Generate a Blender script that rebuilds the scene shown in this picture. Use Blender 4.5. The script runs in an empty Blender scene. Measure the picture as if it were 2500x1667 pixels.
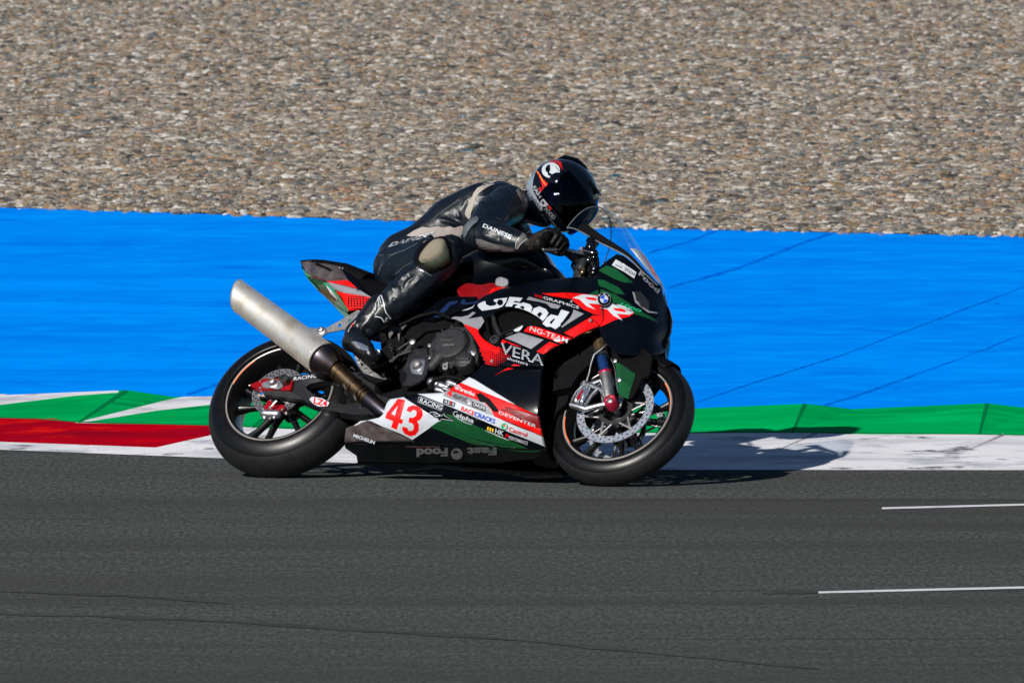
import bpy, math, random
import numpy as np
from mathutils import Vector, Matrix, geometry
from mathutils.bvhtree import BVHTree
random.seed(4); rng = np.random.default_rng(7)
scene = bpy.context.scene
COL = scene.collection

# ------------------------------------------------------------------ camera, sky, sun
D = 70.0; S = 636.0; F = S * D; ELEV = math.radians(2.55)
rv = np.array([1, 0, 0.]); uv_ = np.array([0, math.sin(ELEV), math.cos(ELEV)]); tv = np.array([0, -math.cos(ELEV), math.sin(ELEV)])
CAM = tv * D + np.array([0, 0, 0.6])
cd = bpy.data.cameras.new('camera'); cam = bpy.data.objects.new('camera', cd); COL.objects.link(cam)
cam.location = CAM; cam.rotation_euler = (math.pi / 2 - ELEV, 0, 0)
cd.sensor_width = 36; cd.lens = F / 2500 * 36; cd.clip_start = 1; cd.clip_end = 6000
scene.camera = cam
cd.dof.use_dof = True; cd.dof.focus_distance = D; cd.dof.aperture_fstop = 32

SUN = Vector((-.99, -1.72, 1.0)).normalized()
sel = math.asin(SUN.z); saz = math.atan2(SUN.x, SUN.y)
w = bpy.data.worlds.new('World'); scene.world = w; w.use_nodes = True
nt = w.node_tree; nt.nodes.clear()
sky = nt.nodes.new('ShaderNodeTexSky'); sky.sky_type = 'NISHITA'; sky.sun_disc = False
sky.dust_density = .1; sky.air_density = .8; sky.ozone_density = 3.0; sky.sun_elevation = sel; sky.sun_rotation = saz
bg = nt.nodes.new('ShaderNodeBackground'); bg.inputs[1].default_value = 0.05
ow = nt.nodes.new('ShaderNodeOutputWorld')
nt.links.new(sky.outputs[0], bg.inputs[0]); nt.links.new(bg.outputs[0], ow.inputs[0])
sd = bpy.data.lights.new('sun', 'SUN'); sd.energy = 5.0; sd.angle = math.radians(0.5); sd.color = (1, .95, .88)
so = bpy.data.objects.new('sun', sd); COL.objects.link(so); so.rotation_euler = SUN.to_track_quat('Z', 'Y').to_euler()
so.location = (-20, -20, 30)
scene.view_settings.view_transform = 'Standard'; scene.view_settings.look = 'None'
scene.view_settings.exposure = 0.40; scene.view_settings.gamma = 1
scene.render.engine = 'CYCLES'

# ------------------------------------------------------------------ pose of the motorcycle, worked out from the two wheels
def ray(x, y): return (x - 1250) / F * rv - (y - 833.5) / F * uv_ - tv
nv = -.677 * .5 * rv + .677 * .866 * uv_ + .736 * tv; nv /= np.linalg.norm(nv)
cosl = math.sqrt(1 - nv[2] ** 2)
zr = (.322 - .095) * cosl + .095
d = ray(700.5, 992); RA = CAM + d * (zr - CAM[2]) / d[2]
d = ray(1518, 1027); FA = CAM + d * (((RA - CAM) @ nv) / (d @ nv))
hx = (FA - RA) / np.linalg.norm(FA - RA)
hy = -nv; hz = np.cross(hx, hy)
O = (RA + FA) / 2; O = O - hz * (O[2] / hz[2])
R3 = np.array([hx, hy, hz])
ROOT = Matrix(((hx[0], hy[0], hz[0], O[0]), (hx[1], hy[1], hz[1], O[1]), (hx[2], hy[2], hz[2], O[2]), (0, 0, 0, 1)))
def LW(p): return R3 @ (np.asarray(p, float) - O)
RAl, FAl = LW(RA), LW(FA)
def PT(x, y, wd):
    x = np.asarray(x, float); y = np.asarray(y, float); wd = np.asarray(wd, float) + 0 * x
    dr = (x[..., None] - 1250) / F * rv - (y[..., None] - 833.5) / F * uv_ - tv
    k = (((RA - CAM) @ nv) + wd) / (dr @ nv)
    return (CAM + dr * k[..., None] - O) @ R3.T
def L(x, y, wd): return PT(x, y, wd)
def PX(p):                                   # local point -> photo coordinates
    q = np.asarray(p) @ R3 + O - CAM
    z = -(q @ tv)
    return np.stack([1250 + F * (q @ rv) / z, 833.5 - F * (q @ uv_) / z], -1)
def GP(x, y, z=0.0):                         # photo coordinate -> world point at height z
    dd = ray(x, y); return CAM + dd * (z - CAM[2]) / dd[2]
CR = {'1': (500, 350, 1.8448), '2': (500, 620, 2.8), '3': (820, 600, 5.2275), '4': (820, 850, 4.523), '5': (1020, 700, 5.226),
      '6': (1300, 820, 4.126), 'W': (1360, 500, 3.9206), 'H': (1240, 360, 7.1286), 'T': (900, 400, 4.9), 'A': (1100, 500, 5.88),
      'Q': (700, 600, 5.2267), 'R': (500, 800, 4.125), 'F': (1330, 850, 4.479), 'P': (0, 0, 1)}
def C(t, *pts):
    ox, oy, s = CR[t]; r = [(ox + a / s, oy + b / s) for a, b in pts]
    return r
def c(t, x, y): return C(t, (x, y))[0]

# ------------------------------------------------------------------ materials
MT = {}
def mat(name, col, rough=.5, metal=0, coat=0, var=0, vscale=40, bump=0, bscale=300, col2=None, spec=.5, trans=0, vx=(1, 1, 1), alpha=1, thr=None):
    m = bpy.data.materials.new(name); m.use_nodes = True; n = m.node_tree; b = n.nodes['Principled BSDF']
    b.inputs['Base Color'].default_value = (*col, 1); b.inputs['Roughness'].default_value = rough
    b.inputs['Metallic'].default_value = metal; b.inputs['Coat Weight'].default_value = coat; b.inputs['Coat Roughness'].default_value = .05
    b.inputs['Specular IOR Level'].default_value = spec; b.inputs['Transmission Weight'].default_value = trans
    b.inputs['Alpha'].default_value = alpha
    tc = n.nodes.new('ShaderNodeTexCoord'); mp = n.nodes.new('ShaderNodeMapping'); mp.inputs['Scale'].default_value = vx
    n.links.new(tc.outputs['Object'], mp.inputs[0])
    if var or col2:
        nz = n.nodes.new('ShaderNodeTexNoise'); nz.inputs['Scale'].default_value = vscale; nz.inputs['Detail'].default_value = 8; nz.inputs['Roughness'].default_value = .65
        n.links.new(mp.outputs[0], nz.inputs[0])
        rp = n.nodes.new('ShaderNodeValToRGB'); lo, hi = thr or (.3, .7)
        rp.color_ramp.elements[0].position = lo; rp.color_ramp.elements[1].position = hi
        a = col; bb = col2 or tuple(min(1, x * (1 + var)) for x in col)
        if not col2: a = tuple(x * (1 - var) for x in col)
        rp.color_ramp.elements[0].color = (*a, 1); rp.color_ramp.elements[1].color = (*bb, 1)
        n.links.new(nz.outputs[0], rp.inputs[0]); n.links.new(rp.outputs[0], b.inputs['Base Color'])
        mr = n.nodes.new('ShaderNodeMapRange'); mr.inputs[3].default_value = rough * .8; mr.inputs[4].default_value = min(1, rough * 1.25)
        n.links.new(nz.outputs[0], mr.inputs[0]); n.links.new(mr.outputs[0], b.inputs['Roughness'])
    if bump:
        n2 = n.nodes.new('ShaderNodeTexNoise'); n2.inputs['Scale'].default_value = bscale; n2.inputs['Detail'].default_value = 5
        n.links.new(mp.outputs[0], n2.inputs[0]); bp = n.nodes.new('ShaderNodeBump'); bp.inputs['Strength'].default_value = bump; bp.inputs['Distance'].default_value = .002
        n.links.new(n2.outputs[0], bp.inputs['Height']); n.links.new(bp.outputs[0], b.inputs['Normal'])
    MT[name] = m; return m
mat('black_paint', (.0012, .0018, .0036), .25, coat=.12, var=.3, vscale=8, spec=.18)
mat('red_paint', (.60, .003, .002), .3, coat=.4, var=.08, vscale=10)
mat('dark_red_paint', (.16, .002, .004), .3, coat=.4, var=.1)
mat('green_paint', (.003, .055, .015), .3, coat=.4, var=.15, vscale=12)
mat('bright_green', (.01, .30, .13), .3, coat=.4, var=.1)
mat('white_paint', (.42, .45, .49), .3, coat=.4, var=.04, vscale=20)
mat('silver_paint', (.27, .27, .30), .28, metal=.3, coat=.3, var=.05)
mat('shaded_blue', (.003, .013, .055), .3)  # side cover letters: blue darkened, the leg's shade put into the colour
mat('blue_decal', (.01, .06, .5), .3, coat=.3)
mat('carbon', (.014, .014, .016), .3, coat=.3, var=.45, vscale=260)
mat('brown_carbon', (.06, .048, .048), .3, coat=.5, var=.6, vscale=22)
mat('black_plastic', (.0022, .0022, .0027), .6, var=.3, spec=.08, bump=.3, bscale=500)
mat('engine_black', (.016, .017, .019), .45, spec=.3, var=.25, bump=.5, bscale=900)
mat('void_black', (.001, .001, .0015), .9, spec=0)
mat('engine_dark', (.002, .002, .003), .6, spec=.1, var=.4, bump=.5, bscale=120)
mat('aluminium', (.50, .51, .54), .38, metal=1, var=.15, vscale=60, bump=.15, bscale=300)
mat('steel', (.45, .44, .43), .42, metal=1, var=.2, vscale=40, bump=.2, bscale=500)
mat('titanium', (.98, .93, .84), .40, metal=.84, col2=(.46, .34, .20), vscale=11, thr=(.48, .80), bump=.04, bscale=60)
mat('burnt_titanium', (.20, .13, .07), .36, metal=1, col2=(.06, .045, .035), vscale=30, bump=.2, bscale=90)
mat('blued_titanium', (.05, .06, .10), .35, metal=1, col2=(.12, .08, .05), vscale=12)
mat('tyre_rubber', (.0075, .0078, .009), .55, var=.35, vscale=30, bump=.35, bscale=700, spec=.30)
mat('tyre_wall', (.0025, .0025, .003), .35, var=.3, vscale=60, bump=.1, bscale=400, spec=.3)
mat('wheel_black', (.003, .003, .0035), .35, coat=.1, var=.2)
mat('rim_line', (.30, .28, .27), .35, metal=.3)
mat('orange_tape', (.85, .16, .03), .4, var=.1)
mat('disc_dark', (.20, .20, .22), .4, metal=.8, var=.2)
mat('disc_steel', (.50, .54, .62), .36, metal=.8, var=.12, vscale=80)
mat('anodised_red', (.55, .01, .02), .3, metal=.7, var=.1)
mat('anodised_pink', (.50, .015, .06), .3, metal=.6, var=.1)
mat('fork_blue', (.03, .10, .36), .2, metal=.8, var=.1)
mat('fork_brown', (.32, .22, .12), .3, metal=.9, var=.3, vscale=60)
mat('bright_yellow', (.8, .5, .03), .4)
mat('grey_letter', (.16, .16, .17), .4)
mat('mesh_red', (.75, .006, .004), .35, coat=.3)
mat('helmet_black', (.0015, .002, .004), .15, coat=.3, var=.2)
mat('helmet_silver', (.20, .24, .30), .3, metal=.4, coat=.3, col2=(.40, .44, .50), vscale=25)
mat('helmet_red', (.35, .006, .004), .2, coat=.6, var=.4, vscale=30)
mat('stretch_grey', (.30, .27, .25), .75, var=.12, vscale=60)
mat('puck', (.17, .15, .11), .8, var=.25, vscale=160, bump=.7, bscale=700)
mat('puck_side', (.04, .05, .03), .5, var=.2)
mat('armour_grey', (.075, .085, .095), .45, var=.2)
mat('leather_grey', (.085, .08, .078), .45, var=.2, vscale=40)
mat('brown_suede', (.016, .012, .009), .8, spec=.1, var=.3)
mat('slider_metal', (.62, .66, .74), .22, metal=.9, var=.2, vscale=90)

def leather(name, col, rough, spec=.42):
    m = mat(name, col, rough, var=.25, vscale=18, spec=spec); n = m.node_tree; b = n.nodes['Principled BSDF']
    tc = n.nodes.new('ShaderNodeTexCoord')
    a = n.nodes.new('ShaderNodeTexNoise'); a.inputs['Scale'].default_value = 14; a.inputs['Detail'].default_value = 2; a.inputs['Distortion'].default_value = .8
    g = n.nodes.new('ShaderNodeTexVoronoi'); g.inputs['Scale'].default_value = 420
    n.links.new(tc.outputs['Object'], a.inputs[0]); n.links.new(tc.outputs['Object'], g.inputs[0])
    b1 = n.nodes.new('ShaderNodeBump'); b1.inputs['Strength'].default_value = .5; b1.inputs['Distance'].default_value = .012
    b2 = n.nodes.new('ShaderNodeBump'); b2.inputs['Strength'].default_value = .25; b2.inputs['Distance'].default_value = .001
    n.links.new(a.outputs[0], b1.inputs['Height']); n.links.new(g.outputs[0], b2.inputs['Height'])
    n.links.new(b1.outputs[0], b2.inputs['Normal']); n.links.new(b2.outputs[0], b.inputs['Normal'])
    return m
leather('leather', (.003, .0058, .0105), .38); leather('glove_leather', (.003, .003, .0035), .5, .18); leather('boot_leather', (.004, .005, .007), .32)

def ribbed(name, col, scale, ang, bd='Z'):
    m = mat(name, col, .7, var=.1, vscale=50); n = m.node_tree; b = n.nodes['Principled BSDF']
    tc = n.nodes.new('ShaderNodeTexCoord'); mp = n.nodes.new('ShaderNodeMapping'); mp.inputs['Rotation'].default_value = ang
    wv = n.nodes.new('ShaderNodeTexWave'); wv.bands_direction = bd; wv.inputs['Scale'].default_value = scale; wv.inputs['Distortion'].default_value = .5
    n.links.new(tc.outputs['Object'], mp.inputs[0]); n.links.new(mp.outputs[0], wv.inputs[0])
    bp = n.nodes.new('ShaderNodeBump'); bp.inputs['Strength'].default_value = .6; bp.inputs['Distance'].default_value = .002
    n.links.new(wv.outputs[0], bp.inputs['Height']); n.links.new(bp.outputs[0], b.inputs['Normal'])
    return m
ribbed('ribbed_grey', (.30, .265, .25), 75, (0, .10, 0)); ribbed('striped_grey', (.32, .29, .26), 60, (0, -.5, 0), 'X')

m = mat('clear_screen', (.93, .96, 1), .03, trans=0, spec=.6)
def glassy(name, tint, mixf, rough=.03, fac=.35):
    m = bpy.data.materials.new(name); m.use_nodes = True; n = m.node_tree; n.nodes.clear()
    o = n.nodes.new('ShaderNodeOutputMaterial'); t = n.nodes.new('ShaderNodeBsdfTransparent'); g = n.nodes.new('ShaderNodeBsdfGlossy')
    t.inputs[0].default_value = (*tint, 1); g.inputs[1].default_value = rough
    nz = n.nodes.new('ShaderNodeTexNoise'); nz.inputs['Scale'].default_value = 14; nz.inputs['Distortion'].default_value = 1.5
    tc = n.nodes.new('ShaderNodeTexCoord'); n.links.new(tc.outputs['Object'], nz.inputs[0])
    bp = n.nodes.new('ShaderNodeBump'); bp.inputs['Strength'].default_value = .25; bp.inputs['Distance'].default_value = .01
    n.links.new(nz.outputs[0], bp.inputs['Height']); n.links.new(bp.outputs[0], g.inputs['Normal'])
    lw = n.nodes.new('ShaderNodeLayerWeight'); lw.inputs[0].default_value = .35
    ad = n.nodes.new('ShaderNodeMath'); ad.operation = 'MULTIPLY_ADD'; ad.inputs[1].default_value = fac; ad.inputs[2].default_value = mixf
    n.links.new(lw.outputs['Facing'], ad.inputs[0])
    mx = n.nodes.new('ShaderNodeMixShader'); n.links.new(ad.outputs[0], mx.inputs[0])
    n.links.new(t.outputs[0], mx.inputs[1]); n.links.new(g.outputs[0], mx.inputs[2]); n.links.new(mx.outputs[0], o.inputs[0])
    MT[name] = m; return m
glassy('clear_screen', (.90, .94, .97), .015, fac=.22)
glassy('visor_glass', (.006, .06, .45), .01, fac=.08)

# ------------------------------------------------------------------ mesh helpers
def mkobj(name, V, Fc, mats, parent=None, mi=None, smooth=True, angle=40):
    me = bpy.data.meshes.new(name); me.from_pydata([tuple(v) for v in V], [], [tuple(f) for f in Fc])
    for m in (mats if isinstance(mats, (list, tuple)) else [mats]): me.materials.append(MT[m] if isinstance(m, str) else m)
    if mi is not None: me.polygons.foreach_set('material_index', list(mi))
    if smooth:
        me.polygons.foreach_set('use_smooth', [True] * len(me.polygons)); me.set_sharp_from_angle(angle=math.radians(angle))
    me.update()
    o = bpy.data.objects.new(name, me); COL.objects.link(o)
    if parent is not None: o.parent = parent
    return o
def nrm(v): v = np.asarray(v, float); return v / (np.linalg.norm(v) + 1e-12)
class MB:
    def __init__(s): s.v = []; s.f = []; s.m = []
    def add(s, V, Fc, m=0):
        b = len(s.v); s.v += [tuple(p) for p in V]; s.f += [tuple(b + i for i in f) for f in Fc]; s.m += [m] * len(Fc)
    def tube(s, pts, rad, seg=14, m=0, cap=True, flat=None):
        P = np.array(pts, float); n = len(P)
        if np.isscalar(rad): rad = [rad] * n
        T = np.gradient(P, axis=0); T = np.array([nrm(t) for t in T])
        ref = nrm(flat) if flat is not None else (np.array([0, 1, 0.]) if abs(T[0][1]) < .9 else np.array([0, 0, 1.]))
        V = []
        for i in range(n):
            a = ref - T[i] * (ref @ T[i]); a = nrm(a); b = np.cross(T[i], a)
            ra, rb = rad[i] if isinstance(rad[i], (tuple, list)) else (rad[i], rad[i])
            for k in range(seg):
                t = 2 * math.pi * k / seg; V.append(P[i] + a * math.cos(t) * ra + b * math.sin(t) * rb)
        Fc = [(i * seg + k, i * seg + (k + 1) % seg, (i + 1) * seg + (k + 1) % seg, (i + 1) * seg + k) for i in range(n - 1) for k in range(seg)]
        if cap: Fc += [tuple(range(seg))[::-1], tuple((n - 1) * seg + k for k in range(seg))]
        s.add(V, Fc, m)
    def capsule(s, pts, rad, seg=16, m=0, flat=None):
        # rounded ends
        P = [np.array(p, float) for p in pts]; Rr = [r if isinstance(r, (tuple, list)) else (r, r) for r in rad]
        d0 = nrm(P[0] - P[1]); d1 = nrm(P[-1] - P[-2]); A = []; B = []
        # resample
        for i in range(len(P) - 1):
            for k in range(6):
                t = k / 6; A.append(P[i] * (1 - t) + P[i + 1] * t); tt = t * t * (3 - 2 * t)
                B.append(tuple(Rr[i][j] * (1 - tt) + Rr[i + 1][j] * tt for j in (0, 1)))
        A.append(P[-1]); B.append(Rr[-1])
        pre = [(P[0] + d0 * min(Rr[0]) * math.sin(a), tuple(q * math.cos(a) for q in Rr[0])) for a in (1.5, 1.2, .8, .4)]
        post = [(P[-1] + d1 * min(Rr[-1]) * math.sin(a), tuple(q * math.cos(a) for q in Rr[-1])) for a in (.4, .8, 1.2, 1.5)]
        A = [p for p, _ in pre] + A + [p for p, _ in post]; B = [q for _, q in pre] + B + [q for _, q in post]
        s.tube(A, B, seg, m, True, flat)
    def lathe(s, cen, axis, prof, seg=48, m=0, close=False, mfun=None):
        ax = nrm(axis); a = nrm(np.cross(ax, [0.3, .2, .9])); b = np.cross(ax, a); V = []; n = len(prof)
        for r, h in prof:
            for k in range(seg):
                t = 2 * math.pi * k / seg; V.append(np.asarray(cen) + ax * h + (a * math.cos(t) + b * math.sin(t)) * r)
        base = len(s.v); s.v += [tuple(p) for p in V]
        for i in range(n if close else n - 1):
            j = (i + 1) % n
            for k in range(seg):
                s.f.append((base + i * seg + k, base + i * seg + (k + 1) % seg, base + j * seg + (k + 1) % seg, base + j * seg + k))
                s.m.append(mfun(i, k / seg) if mfun else m)
    def box(s, cen, ax, ay, az, m=0, bev=.12):
        cen = np.asarray(cen); ax, ay, az = map(np.asarray, (ax, ay, az)); V = []
        k = 1 - bev
        for sx in (-1, 1):
            for sy in (-1, 1):
                for sz in (-1, 1):
                    V += [cen + ax * sx + ay * sy * k + az * sz * k, cen + ax * sx * k + ay * sy + az * sz * k, cen + ax * sx * k + ay * sy * k + az * sz]
        from mathutils.geometry import delaunay_2d_cdt
        import bmesh
        bm = bmesh.new()
        for v in V: bm.verts.new(v)
        r = bmesh.ops.convex_hull(bm, input=bm.verts)
        bm.verts.index_update()
        vv = [tuple(v.co) for v in bm.verts]; ff = [[v.index for v in f.verts] for f in bm.faces]; bm.free()
        s.add(vv, ff, m)
    def build(s, name, mats, parent=None, angle=40, smooth=True):
        return mkobj(name, s.v, s.f, mats, parent, s.m, smooth, angle)

def inpoly(px, py, poly):
    P = np.asarray(poly, float); x1, y1 = P[:, 0], P[:, 1]; x2, y2 = np.roll(x1, -1), np.roll(y1, -1)
    px = np.asarray(px)[:, None]; py = np.asarray(py)[:, None]
    cnd = ((y1 > py) != (y2 > py)); xi = (x2 - x1) * (py - y1) / (y2 - y1 + 1e-12) + x1
    return (np.sum(cnd & (px < xi), axis=1) % 2) == 1
def pdist(px, py, poly, closed=True):
    P = np.asarray(poly, float); A = P if closed else P[:-1]; B = np.roll(P, -1, 0) if closed else P[1:]
    Q = np.stack([px, py], -1)[:, None, :]; AB = B - A
    t = np.clip(((Q - A) * AB).sum(-1) / ((AB ** 2).sum(-1) + 1e-9), 0, 1)
    return np.sqrt((((A + AB * t[..., None]) - Q) ** 2).sum(-1)).min(1)
def rnd(poly, r=5, n=3):
    out = []; P = [np.array(p, float) for p in poly]; N = len(P)
    for i in range(N):
        a, b, c_ = P[i - 1], P[i], P[(i + 1) % N]
        u, v = a - b, c_ - b; lu, lv = np.linalg.norm(u), np.linalg.norm(v)
        if lu < 1e-6 or lv < 1e-6: continue
        q = min(r, lu * .45, lv * .45); p0, p1 = b + u / lu * q, b + v / lv * q
        for k in range(n + 1):
            t = k / n; out.append(tuple(p0 * (1 - t) ** 2 + b * 2 * t * (1 - t) + p1 * t * t))
    return out
def cdt(loops, pts):
    V = []; E = []
    for lp in loops:
        b = len(V); V += [Vector(p) for p in lp]; E += [(b + i, b + (i + 1) % len(lp)) for i in range(len(lp))]
    V += [Vector(p) for p in pts]
    r = geometry.delaunay_2d_cdt(V, E, [], 0, 1e-4)
    return np.array([(v.x, v.y) for v in r[0]]), [list(f) for f in r[2]]
class Surf:                                    # thin plate through (x, y, w) control points
    def __init__(s, pts, lam=1e-3):
        P = np.array(pts, float); s.p = P[:, :2] / 100; n = len(P)
        K = s.k(s.p, s.p) + lam * np.eye(n); A = np.zeros((n + 3, n + 3)); A[:n, :n] = K; A[:n, n] = 1; A[:n, n + 1:] = s.p; A[n, :n] = 1; A[n + 1:, :n] = s.p.T
        s.c = np.linalg.solve(A, np.r_[P[:, 2], 0, 0, 0]); s.n = n
    def k(s, a, b):
        d2 = ((a[:, None] - b[None]) ** 2).sum(-1); return .5 * d2 * np.log(d2 + 1e-12)
    def __call__(s, x, y):
        q = np.stack([np.atleast_1d(x), np.atleast_1d(y)], -1) / 100
        return s.k(q, s.p) @ s.c[:s.n] + s.c[s.n] + q @ s.c[s.n + 1:]
flatw = lambda wv: (lambda x, y: np.full(np.shape(np.atleast_1d(x)), float(wv)))

def panel(name, outline, surf, mats, parent, paints=(), holes=(), thick=.004, grid=9, bev=.006, bpx=5, both=False, round_=5, label=None, plain=False):
    out = rnd(outline, round_) if round_ else list(outline); holes = [rnd(h, round_) if round_ else list(h) for h in holes]
    xs = [p[0] for p in out]; ys = [p[1] for p in out]
    gx, gy = np.meshgrid(np.arange(min(xs), max(xs), grid), np.arange(min(ys), max(ys), grid)); gx = gx.ravel() + .37; gy = gy.ravel() + .23
    if bpx:      # rings of points just inside the edge so the roll-over is smooth
        pass
    ok = inpoly(gx, gy, out)
    for h in holes: ok &= ~inpoly(gx, gy, h)
    dmin = pdist(gx, gy, out)
    for h in holes: dmin = np.minimum(dmin, pdist(gx, gy, h))
    ok &= dmin > grid * .35
    pts = [tuple(p) for p in np.stack([gx[ok], gy[ok]], -1)]
    if bpx:
        O2 = np.array(out); seg = []
        for i in range(len(O2)):
            a, b = O2[i], O2[(i + 1) % len(O2)]; ln = np.linalg.norm(b - a); nn = max(1, int(ln / 10))
            for k in range(nn): 
                p = a + (b - a) * (k + .5) / nn; nn_ = np.array([-(b - a)[1], (b - a)[0]]) / (ln + 1e-9)
                for s_ in (1, -1):
                    q = p + nn_ * s_ * bpx * .8; seg.append(q)
        seg = np.array(seg); k1 = inpoly(seg[:, 0], seg[:, 1], out)
        for h in holes: k1 &= ~inpoly(seg[:, 0], seg[:, 1], h)
        k1 &= pdist(seg[:, 0], seg[:, 1], out) > bpx * .6
        pts += [tuple(p) for p in seg[k1]]
    V2, T = cdt([out] + list(holes) + [p for p, _ in paints], pts)
    cen = np.array([V2[t].mean(0) for t in T]); keep = inpoly(cen[:, 0], cen[:, 1], out)
    for h in holes: keep &= ~inpoly(cen[:, 0], cen[:, 1], h)
    mi = np.zeros(len(T), int)
    for p, k in paints: mi[inpoly(cen[:, 0], cen[:, 1], p)] = k
    T = [t for t, k in zip(T, keep) if k]; mi = list(mi[keep])
    W = surf(V2[:, 0], V2[:, 1])
    if bev:
        dd = pdist(V2[:, 0], V2[:, 1], out)
        for h in holes: dd = np.minimum(dd, pdist(V2[:, 0], V2[:, 1], h))
        W = W - bev * np.clip(1 - dd / bpx, 0, 1) ** 2
    A = PT(V2[:, 0], V2[:, 1], W); n = len(A)
    B = A + np.array([0, thick, 0])
    # orientation: outward = -Y
    fs = []; 
    for t in T:
        nn = np.cross(A[t[1]] - A[t[0]], A[t[2]] - A[t[0]]); fs.append(t if nn[1] < 0 else t[::-1])
    cnt = {}
    for t in fs:
        for i in range(3):
            e = (t[i], t[(i + 1) % 3]); cnt[e] = cnt.get(e, 0) + 1
    bd = [e for e in cnt if (e[1], e[0]) not in cnt]
    allf = list(fs) + [[i + n for i in t[::-1]] for t in fs] + [(e[1], e[0], e[0] + n, e[1] + n) for e in bd]
    mm = mi + [0] * len(fs) + [0] * len(bd)
    V = np.concatenate([A, B]); used = sorted({i for f in allf for i in f}); rm = {u: k for k, u in enumerate(used)}
    allf = [[rm[i] for i in f] for f in allf]; V = V[used]
    o = mkobj(name, V, allf, mats, parent, mm, True, 35)
    if label: o['label'] = label
    if both:
        V3 = V.copy(); V3[:, 1] *= -1
        o2 = mkobj(name, V3, [f[::-1] for f in allf], mats, parent, None if plain else mm, True, 35)
    return o
def plate(name, outline, wd, thick, mats, parent, holes=(), m=0, round_=3, bev=0):      # flat sheet of a given thickness
    return panel(name, outline, flatw(wd), mats, parent, holes=holes, thick=thick, grid=60, bev=bev, bpx=3 if bev else 0, round_=round_)

_tc = {}
def glyphs(s, bold=0, sx=1.0):
    key = (s, bold)
    if key in _tc: return _tc[key]
    cu = bpy.data.curves.new('t', 'FONT'); cu.body = s; cu.size = 1; cu.offset = bold; cu.resolution_u = 3; cu.fill_mode = 'FRONT' if hasattr(cu, 'fill_mode') else cu.fill_mode
    cu.dimensions = '2D'; cu.fill_mode = 'BOTH'
    ob = bpy.data.objects.new('t', cu); COL.objects.link(ob); dg = bpy.context.evaluated_depsgraph_get()
    me = bpy.data.meshes.new_from_object(ob.evaluated_get(dg))
    V = np.array([v.co[:2] for v in me.vertices]); Fc = [list(p.vertices) for p in me.polygons]
    bpy.data.objects.remove(ob); bpy.data.curves.remove(cu); bpy.data.meshes.remove(me)
    V[:, 0] -= V[:, 0].min(); _tc[key] = (V, Fc); return V, Fc
def text(s, t, p0, p1, hv, m, surf, parent, off=.0022, bold=.012, bvh=None, name='lettering', cap=.70):
    V, Fc = glyphs(s, bold); p0 = np.array(c(t, *p0)); p1 = np.array(c(t, *p1)); sc = CR[t][2]; hv = np.array(hv, float) / sc
    U = V[:, 0] / V[:, 0].max(); H = V[:, 1] / cap
    Q = p0 + U[:, None] * (p1 - p0) + H[:, None] * hv
    if bvh is None: P = PT(Q[:, 0], Q[:, 1], surf(Q[:, 0], Q[:, 1]) + off)
    else: P = project(Q, bvh, off)
    if P is None: return None
    Fc = [list(f) for f in Fc]; out = []
    for f in Fc:
        nn = np.cross(P[f[1]] - P[f[0]], P[f[2]] - P[f[0]]); out.append(f if nn[1] < 0 else f[::-1])
    return mkobj(name, P, out, m, parent, smooth=False)
camL = LW(CAM)
def project(Q, bvh, off):
    out = []
    cv = Vector(camL)
    far = PT(Q[:, 0], Q[:, 1], np.full(len(Q), -.5))
    last = None
    for p in far:
        dr = (Vector(p) - cv).normalized(); st = Vector(p) - dr * 3
        h = bvh.ray_cast(st, dr, 4)
        if h[0] is None:
            out.append(None); continue
        out.append(np.array(h[0] - dr * off * 1.0 + h[1] * off * .5)); last = out[-1]
    if last is None: return None
    good = [i for i, o_ in enumerate(out) if o_ is not None]
    for i, o_ in enumerate(out):
        if o_ is None: out[i] = out[min(good, key=lambda g: abs(Q[g][0] - Q[i][0]) + abs(Q[g][1] - Q[i][1]))]
    return np.array(out)
def decal(name, poly, bvh, m, parent, off=.002, grid=6, holes=(), round_=2, cut=0):
    out = rnd(poly, round_) if round_ else poly
    xs = [p[0] for p in out]; ys = [p[1] for p in out]
    gx, gy = np.meshgrid(np.arange(min(xs), max(xs), grid), np.arange(min(ys), max(ys), grid)); gx = gx.ravel() + .3; gy = gy.ravel() + .2
    ok = inpoly(gx, gy, out)
    V2, T = cdt([out] + list(holes), [tuple(p) for p in np.stack([gx[ok], gy[ok]], -1)])
    cen = np.array([V2[t].mean(0) for t in T]); k = inpoly(cen[:, 0], cen[:, 1], out)
    for h in holes: k &= ~inpoly(cen[:, 0], cen[:, 1], h)
    T = [t for t, q in zip(T, k) if q]; P = project(V2, bvh, off)
    if P is None: return
    if cut: T = [t for t in T if max(np.linalg.norm(P[t[i]] - P[t[i - 1]]) for i in range(3)) < cut]
    T = [t if np.cross(P[t[1]] - P[t[0]], P[t[2]] - P[t[0]])[1] < 0 else t[::-1] for t in T]
    return mkobj(name, P, T, m, parent)
def stroke(pts, wpx):                          # polyline -> polygon of given px width
    P = np.array(pts, float); T = np.gradient(P, axis=0); N = np.stack([-T[:, 1], T[:, 0]], -1); N /= np.linalg.norm(N, axis=1)[:, None] + 1e-9
    w_ = np.array(wpx if not np.isscalar(wpx) else [wpx] * len(P))[:, None] / 2
    return [tuple(p) for p in (P + N * w_)] + [tuple(p) for p in (P - N * w_)[::-1]]
def circ(x, y, r, n=16, a0=0, a1=2 * math.pi, sq=1):
    return [(x + r * math.cos(a0 + (a1 - a0) * k / n), y + r * sq * math.sin(a0 + (a1 - a0) * k / n)) for k in range(n + (0 if a1 - a0 > 6.2 else 1))]
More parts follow.
